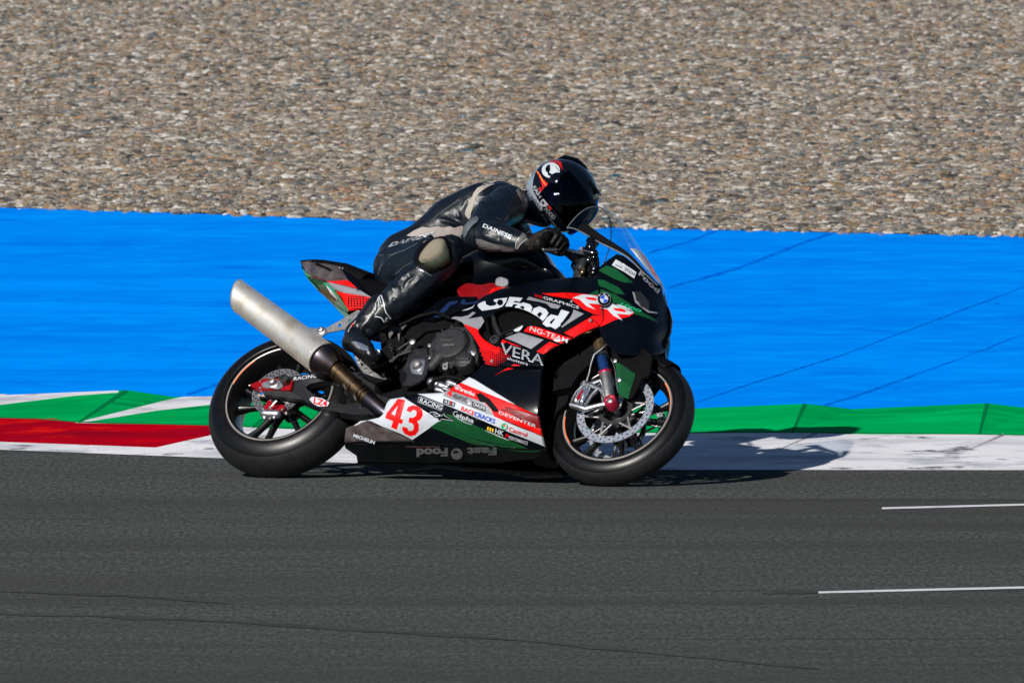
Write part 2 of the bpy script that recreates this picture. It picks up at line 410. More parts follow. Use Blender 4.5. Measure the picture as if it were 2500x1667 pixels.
def bcirc(x, y, wd, r, n=20, a0=0, a1=2 * math.pi):   # a circle lying in the plane of the motorcycle's side
    cc = L(x, y, wd); ps = [cc + np.array([math.cos(a0 + (a1 - a0) * k / n), 0, math.sin(a0 + (a1 - a0) * k / n)]) * r for k in range(n + (0 if a1 - a0 > 6.2 else 1))]
    return [tuple(q) for q in PX(np.array(ps))]
def empty(name, label, cat, M):
    o = bpy.data.objects.new(name, None); COL.objects.link(o); o.matrix_world = M; o.empty_display_size = .2
    o['label'] = label; o['category'] = cat; return o
Y = np.array([0, -1, 0.])                      # outward on the near side
def bolt(parent, x, y, wd, r=.006, h=.004, m='steel'):
    b = MB(); b.lathe(L(x, y, wd), Y, [(r, -h), (r, h * .6), (r * .8, h), (r * .45, h), (r * .4, h * .3), (0.0002, h * .3)], 12)
    return b.build('bolt', m, parent)
#SETTING
# ------------------------------------------------------------------ setting materials
def ground_mat(name, col, rough, layers, bump, stretch=(1, 1, 1), spec=.0):
    # layers: (scale, lo, hi, colour, stretch)
    m = bpy.data.materials.new(name); m.use_nodes = True; n = m.node_tree; b = n.nodes['Principled BSDF']
    tc = n.nodes.new('ShaderNodeTexCoord'); last = None
    b.inputs['Roughness'].default_value = rough; b.inputs['Specular IOR Level'].default_value = spec
    prev = n.nodes.new('ShaderNodeRGB'); prev.outputs[0].default_value = (*col, 1); prev = prev.outputs[0]
    for sc, lo, hi, cc, st in layers:
        mp = n.nodes.new('ShaderNodeMapping'); mp.inputs['Scale'].default_value = st; n.links.new(tc.outputs['Object'], mp.inputs[0])
        nz = n.nodes.new('ShaderNodeTexNoise'); nz.inputs['Scale'].default_value = sc; nz.inputs['Detail'].default_value = 6; nz.inputs['Roughness'].default_value = .6
        n.links.new(mp.outputs[0], nz.inputs[0])
        mr = n.nodes.new('ShaderNodeMapRange'); mr.inputs[1].default_value = lo; mr.inputs[2].default_value = hi; n.links.new(nz.outputs[0], mr.inputs[0])
        mx = n.nodes.new('ShaderNodeMix'); mx.data_type = 'RGBA'; n.links.new(mr.outputs[0], mx.inputs[0]); n.links.new(prev, mx.inputs[6]); mx.inputs[7].default_value = (*cc, 1)
        prev = mx.outputs[2]; last = nz
    n.links.new(prev, b.inputs['Base Color'])
    if bump:
        mp = n.nodes.new('ShaderNodeMapping'); mp.inputs['Scale'].default_value = stretch; n.links.new(tc.outputs['Object'], mp.inputs[0])
        nz = n.nodes.new('ShaderNodeTexNoise'); nz.inputs['Scale'].default_value = bump[0]; nz.inputs['Detail'].default_value = 4; n.links.new(mp.outputs[0], nz.inputs[0])
        bp = n.nodes.new('ShaderNodeBump'); bp.inputs['Strength'].default_value = bump[1]; bp.inputs['Distance'].default_value = bump[2]
        n.links.new(nz.outputs[0], bp.inputs['Height']); n.links.new(bp.outputs[0], b.inputs['Normal'])
    MT[name] = m; return m
U1 = (1, 1, 1)
ground_mat('asphalt', (.062, .071, .070), .8, [(62, .44, .66, (.098, .105, .097), (.8, .11, 1)), (85, .48, .68, (.038, .042, .043), (.8, .10, 1)), (120, .60, .72, (.15, .15, .14), (.6, .09, 1)),
           (1.1, .45, .75, (.052, .05, .048), (.12, .9, 1)), (2.2, .58, .72, (.030, .028, .028), (.03, 1.0, 1)), (.3, .5, .8, (.05, .052, .05), (.3, 1, 1))], (150, .4, .004), (.6, .3, 1))
ground_mat('blue_run_off', (.0, .275, .95), .75, [(.5, .35, .70, (.0, .215, .84), (.3, 1, 1)), (3, .42, .70, (.0, .19, .80), (.12, .3, 1)), (14, .55, .72, (.0, .17, .74), (.12, .10, 1)), (30, .5, .75, (.0, .31, .98), (.1, .1, 1)), (11, .69, .72, (.0, .06, .40), (.40, .10, 1))], (60, .5, .005), (.4, .4, 1))
ground_mat('kerb_green', (.0, .36, .085), .6, [(6, .4, .7, (.0, .25, .06), (.15, .4, 1)), (14, .55, .7, (.0, .42, .11), (.1, .3, 1)), (4, .6, .7, (.0, .17, .05), (.3, .6, 1)), (25, .6, .75, (.0, .20, .06), (.08, .3, 1))], (60, .5, .004))
ground_mat('kerb_white', (.66, .66, .69), .6, [(10, .48, .68, (.40, .41, .46), (.07, .22, 1)), (30, .52, .66, (.36, .37, .42), (.12, .14, 1)), (26, .62, .68, (.12, .12, .14), (.12, .10, 1))], (60, .5, .004))
ground_mat('kerb_red', (.50, .0, .008), .6, [(3, .40, .62, (.24, .002, .012), (.20, .8, 1)), (24, .58, .72, (.60, .01, .005), (.10, .16, 1)), (14, .60, .70, (.10, .004, .008), (.10, .2, 1))], (60, .5, .004))
ground_mat('kerb_seam', (.0, .15, .042), .8, [(20, .4, .6, (.004, .17, .06), U1)], None)
ground_mat('kerb_groove', (.20, .20, .22), .8, [(20, .4, .6, (.4, .4, .42), U1)], None)
ground_mat('blue_seam', (.0, .10, .62), .8, [(9, .42, .58, (.0, .22, .88), U1)], None)
ground_mat('tar_seam', (.047, .050, .051), .7, [(3, .4, .7, (.062, .07, .07), U1)], None)
ground_mat('line_paint', (.62, .62, .66), .6, [(12, .5, .7, (.45, .45, .48), U1)], None)
ground_mat('gravel_bed', (.07, .060, .050), .9, [(30, .4, .6, (.17, .155, .13), U1), (22, .5, .65, (.04, .035, .03), U1)], (40, 1, .03))

def structure(o, **k):
    o['kind'] = 'structure'
    for a, b_ in k.items(): o[a] = b_
    return o
def interp(pl, x):
    P = np.array(pl, float); return np.interp(x, P[:, 0], P[:, 1])
def sheet(name, near, far, m, xs):
    V = list(near) + list(far); n = len(xs)
    return structure(mkobj(name, V, [(i, i + 1, n + i + 1, n + i) for i in range(n - 1)], m, smooth=False))

xs = np.arange(-3000, 5600, 120)
blue_top = lambda x: interp([(-3000, 400), (0, 507), (500, 522), (1000, 540), (1500, 556), (2000, 567), (2500, 577), (5600, 620)], x)
row0 = lambda x: interp([(-3000, 1000), (-800, 1068), (0, 1097), (510, 1117), (860, 1130), (1400, 1146), (2500, 1147), (5600, 1135)], x)
# asphalt: one wide sheet that runs on under the kerb and the painted run-off
far = [GP(x, blue_top(x) - 2, 0) for x in xs]
near = [np.array([p[0] * 8, -400, 0]) for p in far]
sheet('asphalt_track', near, far, 'asphalt', xs)
n1 = [GP(x, row0(x) - 12, .004) for x in xs]; f1 = [GP(x, blue_top(x), .004) for x in xs]
sheet('blue_run_off', n1, f1, 'blue_run_off', xs)
g = mkobj('gravel_ground', [(-3000, -3000, -.06), (3000, -3000, -.06), (3000, 3000, -.06), (-3000, 3000, -.06)], [(0, 1, 2, 3)], 'gravel_bed', smooth=False); structure(g)

# gravel trap: uneven bed and its pebbles
gx = np.arange(-3000, 5600, 60); rows = 90; V = []
for j in range(rows):
    for x in gx:
        p = GP(x, blue_top(x), 0.0); q = p + np.array([(p[0]) * .012 * j, (j / (rows - 1)) ** 1.5 * 230 , 0])
        z = .012 * math.sin(q[0] * 2.1 + q[1] * .7) + .016 * math.sin(q[1] * 1.3 + .5 * math.sin(q[0])) + rng.normal(0, .006)
        V.append((q[0], q[1], .003 + (z * .35 - .012) * min(1, j / 3)))
n = len(gx)
structure(mkobj('gravel_bed', V, [(j * n + i, j * n + i + 1, (j + 1) * n + i + 1, (j + 1) * n + i) for j in range(rows - 1) for i in range(n - 1)], 'gravel_bed'))

pm = bpy.data.materials.new('pebble'); pm.use_nodes = True; nn_ = pm.node_tree; b = nn_.nodes['Principled BSDF']; b.inputs['Roughness'].default_value = .75
oi = nn_.nodes.new('ShaderNodeObjectInfo'); rp = nn_.nodes.new('ShaderNodeValToRGB'); rp.color_ramp.interpolation = 'CONSTANT'
DK = .60
stops = [(0, (.29, .26, .22)), (.14, (.42, .35, .26)), (.27, (.12, .11, .10)), (.40, (.58, .53, .46)), (.50, (.32, .22, .12)), (.60, (.20, .20, .20)), (.70, (.46, .28, .17)),
         (.76, (.75, .71, .65)), (.84, (.07, .065, .06)), (.91, (.36, .32, .27)), (.965, (.42, .30, .18)), (.993, (.03, .15, .22)), (.997, (.25, .23, .2))]
els = rp.color_ramp.elements
while len(els) < len(stops): els.new(.5)
for e, (p, cc) in zip(els, stops): e.position = p; e.color = (*[q_ * DK for q_ in cc], 1)
nz = nn_.nodes.new('ShaderNodeTexNoise'); nz.inputs['Scale'].default_value = 1.5; nz.inputs['Detail'].default_value = 5; tc = nn_.nodes.new('ShaderNodeTexCoord')
nn_.links.new(tc.outputs['Object'], nz.inputs[0]); mr = nn_.nodes.new('ShaderNodeMapRange'); mr.inputs[3].default_value = .45; mr.inputs[4].default_value = 1.3; nn_.links.new(nz.outputs[0], mr.inputs[0])
hs = nn_.nodes.new('ShaderNodeHueSaturation'); nn_.links.new(mr.outputs[0], hs.inputs['Value'])
nn_.links.new(oi.outputs['Random'], rp.inputs[0]); nn_.links.new(rp.outputs[0], hs.inputs['Color']); nn_.links.new(hs.outputs[0], b.inputs['Base Color'])
MT['pebble'] = pm
def pebbles(name, V, Fc, dens, smin, smax, seed, label):
    o = mkobj(name, V, Fc, 'pebble', smooth=False)
    ng = bpy.data.node_groups.new(name, 'GeometryNodeTree'); ng.interface.new_socket('Geometry', in_out='INPUT', socket_type='NodeSocketGeometry'); ng.interface.new_socket('Geometry', in_out='OUTPUT', socket_type='NodeSocketGeometry')
    N = ng.nodes; Lk = ng.links; gi = N.new('NodeGroupInput'); go = N.new('NodeGroupOutput')
    ds = N.new('GeometryNodeDistributePointsOnFaces'); ds.inputs['Density'].default_value = dens; ds.inputs['Seed'].default_value = seed
    ic = N.new('GeometryNodeMeshIcoSphere'); ic.inputs['Radius'].default_value = 1; ic.inputs['Subdivisions'].default_value = 2
    sp = N.new('GeometryNodeSetPosition'); nt_ = N.new('ShaderNodeTexNoise'); nt_.inputs['Scale'].default_value = 1.2
    vm = N.new('ShaderNodeVectorMath'); vm.operation = 'SUBTRACT'; vm.inputs[1].default_value = (.5, .5, .5); vs = N.new('ShaderNodeVectorMath'); vs.operation = 'SCALE'; vs.inputs['Scale'].default_value = 1.3
    Lk.new(ic.outputs[0], sp.inputs[0]); Lk.new(nt_.outputs['Color'], vm.inputs[0]); Lk.new(vm.outputs[0], vs.inputs[0]); Lk.new(vs.outputs[0], sp.inputs['Offset'])
    sm = N.new('GeometryNodeSetMaterial'); sm.inputs['Material'].default_value = pm; Lk.new(sp.outputs[0], sm.inputs[0])
    ip = N.new('GeometryNodeInstanceOnPoints'); Lk.new(gi.outputs[0], ds.inputs['Mesh']); Lk.new(ds.outputs['Points'], ip.inputs['Points']); Lk.new(sm.outputs[0], ip.inputs['Instance'])
    rr = N.new('FunctionNodeRandomValue'); rr.data_type = 'FLOAT_VECTOR'; rr.inputs[0].default_value = (-.6, -.3, -.7); rr.inputs[1].default_value = (.6, .3, .7)
    rs = N.new('FunctionNodeRandomValue'); rs.data_type = 'FLOAT_VECTOR'; rs.inputs[0].default_value = (smin * 1.2, smin, smin * .6); rs.inputs[1].default_value = (smax * 1.9, smax, smax * .85)
    Lk.new(rr.outputs[0], ip.inputs['Rotation']); Lk.new(rs.outputs[0], ip.inputs['Scale'])
    Lk.new(ip.outputs[0], go.inputs[0])
    md = o.modifiers.new('scatter', 'NODES'); md.node_group = ng
    o['kind'] = 'stuff'; o['label'] = label; o['category'] = 'gravel'; return o
bx = np.arange(-700, 3300, 100)
def strip(d0, d1, k, spread):
    A = [GP(x, blue_top(x), 0) for x in bx]; out = []
    for j in range(k + 1):
        dd = d0 + (d1 - d0) * j / k
        for a in A: out.append((a[0] * (1 + dd * spread), a[1] + dd, .004 + .006 * math.sin(a[0] * 3 + dd)))
    m = len(A); return out, [(j * m + i, j * m + i + 1, (j + 1) * m + i + 1, (j + 1) * m + i) for j in range(k) for i in range(m - 1)]
V, Fc = strip(0, 22, 20, .006); pebbles('gravel', V, Fc, 420, .009, .024, 1, 'loose grey and tan pebbles filling the gravel trap beyond the blue strip')
V, Fc = strip(22, 75, 20, .006); pebbles('gravel', V, Fc, 210, .011, .028, 2, 'farther grey and tan pebbles at the back of the gravel trap')

V, Fc = strip(-.35, .05, 3, 0); pebbles('gravel', V, Fc, 60, .008, .020, 3, 'stray pebbles spilled over the far edge of the blue strip')
V, Fc = strip(0, 30, 12, .006); pebbles('gravel', V, Fc, 16, .022, .036, 4, 'larger stones scattered among the gravel near the blue strip')

# kerb with its sawtooth blocks
PKX = [310 + 403 * k for k in range(-6, 4)] + [1965 + 445 * k for k in range(0, 7)]
top_y = lambda x: interp([(-3000, 890), (0, 950), (310, 952), (1520, 986), (1965, 985), (2410, 984), (5600, 975)], x)
gw_y = lambda x: interp([(-3000, 930), (0, 1020), (130, 1023), (190, 1031), (510, 1038), (700, 1047), (1400, 1055), (1935, 1056), (2400, 1060), (2500, 1063), (5600, 1050)], x)
bo = lambda x: interp([(-3000, -120), (310, -118), (1965, -30), (5600, 60)], x)
KV = []; KZ = []; KF = []
def kv(x, y, z): KV.append((float(x), float(y))); KZ.append(z); return len(KV) - 1
cols = []
for i, px in enumerate(PKX):
    Pk = kv(px, top_y(px), .135); Vk = kv(px + 115, top_y(px + 115) + 13.5, .108); Bk = kv(px + bo(px), gw_y(px + bo(px)), .072)
    bb = px + bo(px) * 1.9; Rk = kv(bb, row0(bb), .002); Rm = kv(bb + 150, row0(bb + 150), .002); Bm = kv(px + bo(px) + 190, gw_y(px + bo(px) + 190) + 2, .066)
    cols.append((Pk, Vk, Bk, Rk, Rm, Bm))
for i, (Pk, Vk, Bk, Rk, Rm, Bm) in enumerate(cols):
    KF += [(Pk, Vk, Bk), (Vk, Bm, Bk), (Bk, Bm, Rm), (Bk, Rm, Rk)]
    if i + 1 < len(cols):
        P2, V2_, B2, R2, Rm2, Bm2 = cols[i + 1]
        KF += [(Vk, P2, B2), (Vk, B2, Bm), (Bm, B2, R2), (Bm, R2, Rm)]
KVa = np.array(KV); KZa = np.array(KZ)
def kz(x, y):
    best = None
    for f in KF:
        a, b_, c_ = KVa[f[0]], KVa[f[1]], KVa[f[2]]
        dn = (b_[1] - c_[1]) * (a[0] - c_[0]) + (c_[0] - b_[0]) * (a[1] - c_[1])
        if abs(dn) < 1e-9: continue
        l1 = ((b_[1] - c_[1]) * (x - c_[0]) + (c_[0] - b_[0]) * (y - c_[1])) / dn; l2 = ((c_[1] - a[1]) * (x - c_[0]) + (a[0] - c_[0]) * (y - c_[1])) / dn
        l3 = 1 - l1 - l2; mn = min(l1, l2, l3)
        if best is None or mn > best[0]: best = (mn, l1 * KZa[f[0]] + l2 * KZa[f[1]] + l3 * KZa[f[2]])
        if mn > -1e-6: break
    return best[1]
outl = []
for (Pk, Vk, Bk, Rk, Rm, Bm) in cols: outl += [KV[Pk], KV[Vk]]
bot = []
for (Pk, Vk, Bk, Rk, Rm, Bm) in cols: bot += [KV[Rk], KV[Rm]]
outl = outl[:-1] + bot[::-1][1:]
gwl = [KV[i] for cc in cols for i in (cc[2], cc[5])]
edges = []
Vc = [Vector(p) for p in KV]; Ec = []
for f in KF: Ec += [(f[0], f[1]), (f[1], f[2]), (f[2], f[0])]
green = [KV[i] for cc in cols for i in (cc[0], cc[1])] + gwl[::-1]
paint = [(green, 1)]
# white diagonals on the green at the left
st = [[(-30, 967), (47, 954), (289, 951), (289, 958), (180, 966), (0, 988), (-60, 996)], [(191, 1030), (408, 976), (459, 966), (560, 962), (700, 962), (700, 968), (510, 988), (383, 1002), (221, 1028)],
      [(-500, 1010), (-330, 955), (-120, 945), (-160, 960), (-420, 1012)]]
red = [(-900, 1005), (-600, 985), (-280, 1005), (0, 1020), (130, 1021), (190, 1032), (510, 1038), (560, 1041), (510, 1063), (380, 1092), (0, 1078), (-600, 1055)]
paint += [(s_, 0) for s_ in st] + [(red, 2)]
redbright = [[(-20, 1073), (90, 1055), (150, 1034), (200, 1034), (120, 1056), (30, 1076)]]
seams = [stroke([KV[cc[0]], KV[cc[2]]], [11, 6]) for cc in cols]
paint += [(s_, 3) for s_ in seams] + [(stroke([(KV[cc[2]][0] + 60, KV[cc[2]][1]), (KV[cc[2]][0] - 30, KV[cc[2]][1] + 40)], [7, 2]), 4) for cc in cols[-8:]]
gs = stroke([(x, gw_y(x) - 1) for x in np.arange(-900, 3600, 90)], 2.5); paint += [(gs, 3)]
for p, _ in paint[1:]:
    b0 = len(Vc); Vc += [Vector(q) for q in p]; Ec += [(b0 + i, b0 + (i + 1) % len(p)) for i in range(len(p))]
r = geometry.delaunay_2d_cdt(Vc, Ec, [], 0, 1e-3)
V2 = np.array([(v.x, v.y) for v in r[0]]); T = [list(f) for f in r[2]]; cen = np.array([V2[t].mean(0) for t in T])
keep = inpoly(cen[:, 0], cen[:, 1], outl); mi = np.zeros(len(T), int)
for p, k in paint: mi[inpoly(cen[:, 0], cen[:, 1], p)] = k
W3 = [GP(x, y, kz(x, y)) for x, y in V2]
T2 = [t for t, k in zip(T, keep) if k]; mi2 = [int(a) for a, k in zip(mi, keep) if k]
T2 = [t if np.cross(W3[t[1]] - W3[t[0]], W3[t[2]] - W3[t[0]])[2] > 0 else t[::-1] for t in T2]
nb = len(W3); back = [KV[i] for cc in cols for i in (cc[0], cc[1])][:-1]
bk = []
for p in back:
    a = GP(p[0], p[1], kz(*p)); bk.append(a); bk.append(a + np.array([0, .03, -kz(*p) - .02]))
W3 = list(W3) + bk
for i in range(len(back) - 1): T2.append([nb + 2 * i, nb + 2 * i + 2, nb + 2 * i + 3, nb + 2 * i + 1]); mi2.append(1)
structure(mkobj('kerb', W3, T2, ['kerb_white', 'kerb_green', 'kerb_red', 'kerb_seam', 'kerb_groove'], None, mi2, smooth=False))

def ground_stroke(name, pts, wpx, z, m, jit=.0):
    Pp = []
    for i in range(len(pts) - 1):
        for k in range(8):
            t = k / 8; Pp.append((pts[i][0] * (1 - t) + pts[i + 1][0] * t, pts[i][1] * (1 - t) + pts[i + 1][1] * t))
    Pp.append(pts[-1]); n = len(Pp)
    wv = [wpx * (1 + rng.uniform(-jit, jit)) for _ in Pp]; wv[0] *= .3 if jit else 1; wv[-1] *= .3 if jit else 1
    poly = stroke([(a, b_ + (rng.normal(0, .5) if jit else 0)) for a, b_ in Pp], wv); V = [GP(a, b_, z) for a, b_ in poly]
    Fc = [(i, i + 1, 2 * n - 2 - i, 2 * n - 1 - i) for i in range(n - 1)]
    o = mkobj(name, V, Fc, m, smooth=False); return structure(o)
for pts, wp in [([(1630, 702), (1800, 655), (1960, 592), (2040, 565)], 5), ([(1580, 618), (1680, 590), (1750, 562)], 3.5), ([(2000, 992), (2120, 955), (2240, 912)], 4),
                ([(1690, 985), (1850, 930), (2050, 868), (2500, 700)], 1.5), ([(2240, 912), (2330, 880), (2500, 815)], 1.3), ([(455, 962), (530, 938), (620, 900)], 5), ([(880, 760), (1000, 700)], 2.5)]:
    ground_stroke('surface_seam', pts, wp, .0055, 'blue_seam', .45)
ground_stroke('track_marking', [(2153, 1240), (2500, 1231), (2900, 1220)], 4.5, .002, 'line_paint')
ground_stroke('track_marking', [(1998, 1445), (2500, 1433), (2900, 1422)], 5, .002, 'line_paint')
ground_stroke('surface_seam', [(1860, 1447), (1998, 1445)], 4, .002, 'tar_seam', .3)
ground_stroke('surface_seam', [(-200, 1436), (300, 1452), (560, 1472)], 5, .002, 'tar_seam', .6)
ground_stroke('surface_seam', [(-200, 1490), (500, 1512), (1250, 1560), (2000, 1632)], 6, .002, 'tar_seam', .7)
# ------------------------------------------------------------------ the motorcycle
bike = empty('racing_motorcycle', 'black, red and green racing motorcycle leaning over with number 43 on its belly', 'motorcycle', ROOT)
Xd = np.array([1, 0, 0.]); Zd = np.array([0, 0, 1.])

# ---- wheels
def wheel(cen, Rt, wt, rimw, nm_label, tag):
    cen = np.asarray(cen); wh = bpy.data.objects.new('wheel', None)
    COL.objects.link(wh); wh.parent = bike; wh.location = (0, 0, 0); wh['label'] = nm_label
    # tyre: rounded slick profile
    a = wt / 2; prof = []; mats_ = []
    bead = .226; N = 22
    for k in range(N + 1):
        t = -1 + 2 * k / N; ang = t * 1.50
        h = a * math.sin(ang) / math.sin(1.5); r = Rt - a * .92 * (1 - math.cos(ang))
        prof.append((r, h))
    r_e = prof[0][0]
    lo = [(r_e * .75 + bead * .25, -a * .995), (r_e * .45 + bead * .55, -(a * .8 + rimw * .2)), (bead + .004, -(a * .35 + rimw * .65 + .004)), (bead + .001, -rimw - .005), (bead - .001, -rimw - .003), (bead - .003, -rimw + .001)]
    full = lo[::-1] + prof + [(r, -h) for r, h in lo]
    nl = len(lo)
    tb = MB(); tb.lathe(cen, Y, full, 128, mfun=lambda i, s: 1 if (i < nl + 5 or i >= len(full) - nl - 6) else 0)
    tb.build('tyre', ['tyre_rubber', 'tyre_wall'], wh, angle=50)
    # rim
    def tape(i, s):
        s = (s + tapeoff) % 1
        if i in (2, 3) and ((s % .5) < .095): return 2
        return 1 if i in (0, 1, 10, 9) else 0
    tapeoff = {'r': .075, 'f': .93}[tag]
    rp = [(bead + .001, rimw + .004), (bead - .002, rimw + .009), (bead - .006, rimw + .008), (bead - .013, rimw - .002), (bead - .019, rimw - .026), (bead - .024, rimw * .35),
          (bead - .026, 0), (bead - .024, -rimw * .35), (bead - .017, -rimw + .026), (bead - .012, -rimw + .010), (bead - .007, -rimw + .001), (bead + .001, -rimw - .001)]
    rb = MB(); rb.lathe(cen, Y, rp, 128, mfun=tape); rb.lathe(cen, Y, [(r - .004, h) for i, (r, h) in enumerate(rp) if 1 < i < 10], 96, 0)
    rb.build('rim', ['wheel_black', 'rim_line', 'orange_tape'], wh, angle=60)
    # raised ring on the side wall
    sw = MB(); sw.lathe(cen, Y, [(bead + .010, rimw + .0055), (bead + .0115, rimw + .0085), (bead + .013, rimw + .0085)], 128); sw.build('bead_ring', 'tyre_wall', wh)
    hb = MB(); hb.lathe(cen, Y, [(.0001, rimw * .9), (.028, rimw * .9), (.034, rimw * .8), (.036, .02), (.05, .012), (.05, -.012), (.036, -.02), (.034, -rimw * .8), (.0001, -rimw * .8)], 32)
    hb.build('hub', 'wheel_black', wh)
    for q in range(5):
        an = q * 2 * math.pi / 5 + {'r': .55, 'f': .2}[tag]
        dr = np.array([math.cos(an), 0, math.sin(an)]); tn = np.array([-math.sin(an), 0, math.cos(an)])
        sb = MB()
        for sg in (-1, 1):
            pts = [cen + dr * .035 + tn * sg * .008, cen + dr * .09 + tn * sg * .018 + Y * .004, cen + dr * .15 + tn * sg * .030, cen + dr * (bead - .022) + tn * sg * .046]
            sb.tube(pts, [(.022, .014), (.018, .013), (.016, .012), (.024, .017)], 12, flat=(0, 1, 0))
        sb.build('spoke', 'wheel_black', wh)
    return wh
rw = wheel(RAl, .322, .195, .079, 'wide slick rear wheel with orange rim tape', 'r')
fw = wheel(FAl, .298, .122, .046, 'front wheel with slick tyre and orange rim tape', 'f')

def brake_disc(par, cen, wd, r0, r1, holes, th=.005, carrier=True, m='disc_steel'):
    c0 = np.asarray(cen) + Y * wd
    def ring(r, n=72, off=(0, 0)): return [(off[0] + r * math.cos(2 * math.pi * k / n), off[1] + r * math.sin(2 * math.pi * k / n)) for k in range(n)]
    hl = []
    for row, (rr, ph) in enumerate(holes):
        for k in range(24):
            a_ = 2 * math.pi * (k + ph) / 24; hl.append(ring(.0042, 6, (rr * math.cos(a_), rr * math.sin(a_))))
    V2, T = cdt([ring(r1), ring(r0)] + hl, [])
    cn = np.array([V2[t].mean(0) for t in T]); k = inpoly(cn[:, 0], cn[:, 1], ring(r1)) & ~inpoly(cn[:, 0], cn[:, 1], ring(r0))
    for h in hl: k &= ~inpoly(cn[:, 0], cn[:, 1], h)
    T = [t for t, q in zip(T, k) if q]
    A = np.array([c0 + Xd * a_ + Zd * b_ for a_, b_ in V2]); n = len(A); B = A - Y * th
    T = [t if np.cross(A[t[1]] - A[t[0]], A[t[2]] - A[t[0]])[1] < 0 else t[::-1] for t in T]
    es = {}
    for t in T:
        for i in range(3): es[(t[i], t[(i + 1) % 3])] = 1
    F_ = T + [[i + n for i in t[::-1]] for t in T] + [[e[1], e[0], e[0] + n, e[1] + n] for e in es if (e[1], e[0]) not in es]
    d_ = mkobj('brake_disc', np.concatenate([A, B]), F_, m, par, angle=30)
    if carrier:
        cb = MB(); cb.lathe(c0 - Y * .004, Y, [(r0 * .42, -.004), (r0 * .42, .004), (r0 * .56, .004), (r0 * .58, -.004)], 40)
        cb.build('disc_carrier', 'engine_black', d_)
        for q in range(6):
            a_ = q * math.pi / 3 + .3; dr = np.array([math.cos(a_), 0, math.sin(a_)])
            ab = MB()
            for sgn in (-.28, .28):
                d2 = np.array([math.cos(a_ + sgn), 0, math.sin(a_ + sgn)])
                ab.tube([c0 + d2 * r0 * .55 - Y * .003, c0 + dr * (r0 - .007) - Y * .003], [(.004, .0045), (.004, .0055)], 8, flat=(0, 1, 0))
            ab.lathe(c0 + dr * (r0 + .001), Y, [(.0075, -.006), (.0075, .003), (.004, .0035), (.0002, .002)], 12)
            ab.build('carrier_arm', 'steel', d_)
    return d_
brake_disc(fw, FAl, .076, .128, .159, [(.1335, 0), (.1435, .5), (.1535, 0)])
brake_disc(fw, FAl, -.071, .128, .159, [(.1335, 0), (.1435, .5), (.1535, 0)])
brake_disc(rw, RAl, .100, .078, .110, [(.085, 0), (.094, .5), (.103, 0)], m='disc_dark')

# ---- exhaust
ex = bpy.data.objects.new('exhaust', None); COL.objects.link(ex); ex.parent = bike
A0 = L(*c('1', 172, 703), .20); A1 = L(*c('1', 528, 968), .20); A2 = L(*c('1', 575, 1000), .185)
ax = nrm(A1 - A0); ln = np.linalg.norm(A1 - A0)
def exhaust_body():
    b = MB(); seg = 48; prof = [(-.004, .056), (0, .058), (.004, .0592), (.012, .0592), (.016, .0585), (ln * .5, .0625), (ln - .012, .068), (ln - .006, .0695), (ln, .0695), (ln + .003, .066)]
    a_ = nrm(np.cross(ax, [0, 1, 0])); b_ = np.cross(ax, a_); upv = nrm(Zd - ax * (ax @ Zd))
    V = []
    for h, r in prof:
        for k in range(seg):
            t = 2 * math.pi * k / seg; rr = r * (1 + .0 * math.cos(2 * t)); p = A0 + (a_ * math.cos(t) + b_ * math.sin(t) * 1.0) * rr
            hh = h - (.066 * (.5 + .5 * ((a_ * math.cos(t) + b_ * math.sin(t)) @ upv)) if h < .03 else 0)
            V.append(p + ax * hh)
    n = len(prof); b.add(V, [(i * seg + k, i * seg + (k + 1) % seg, (i + 1) * seg + (k + 1) % seg, (i + 1) * seg + k) for i in range(n - 1) for k in range(seg)])
    return b.build('silencer', 'titanium', ex, angle=35)
sil = exhaust_body()
upv = nrm(Zd - ax * (ax @ Zd)); eb = MB(); a_ = nrm(np.cross(ax, [0, 1, 0])); b_ = np.cross(ax, a_)
V = []; seg = 40
for h, r in ((.0, .0590), (-.004, .056), (-.004, .050), (-.002, .030), (.05, .026)):
    for k in range(seg):
        t = 2 * math.pi * k / seg; V.append(A0 + (a_ * math.cos(t) + b_ * math.sin(t)) * r + ax * (h - .033 * (1 + ((a_ * math.cos(t) + b_ * math.sin(t)) @ upv) * (r / .058))))
eb.add(V, [(i * seg + k, i * seg + (k + 1) % seg, (i + 1) * seg + (k + 1) % seg, (i + 1) * seg + k) for i in range(4) for k in range(seg)])
eb.build('end_cap', 'aluminium', sil)
for k in range(6):
    t = k * math.pi / 3 + .9
    rb_ = MB(); dr_ = a_ * math.cos(t) + b_ * math.sin(t); rb_.lathe(A0 + dr_ * .0590 + ax * (.012 - .033 * (1 + dr_ @ upv)), dr_, [(.0035, -.002), (.0035, .0015), (.0002, .003)], 8); rb_.build('rivet', 'steel', sil)
    rb_ = MB(); rb_.lathe(A1 + dr_ * .069 - ax * .012, dr_, [(.0035, -.002), (.0035, .0015), (.0002, .003)], 8); rb_.build('rivet', 'steel', sil)
cb = MB(); P0 = L(*c('1', 530, 968), .20); P1 = L(*c('1', 590, 1012), .185)
cb.tube([P0, P0 * .7 + P1 * .3, P0 * .3 + P1 * .7, P1], [.069, .064, .050, .040], 36, flat=(0, 1, 0)); cb.build('silencer_cone', 'blued_titanium', sil)
pb = MB()
pp = [L(*c('1', x, y), wd) for x, y, wd in ((548, 975, .185), (600, 1030, .175), (650, 1075, .165), (700, 1120, .155), (735, 1150, .15))]
pb.tube(pp, [.041, .036, .034, .033, .033], 28, flat=(0, 1, 0)); link = pb.build('link_pipe', 'burnt_titanium', ex)
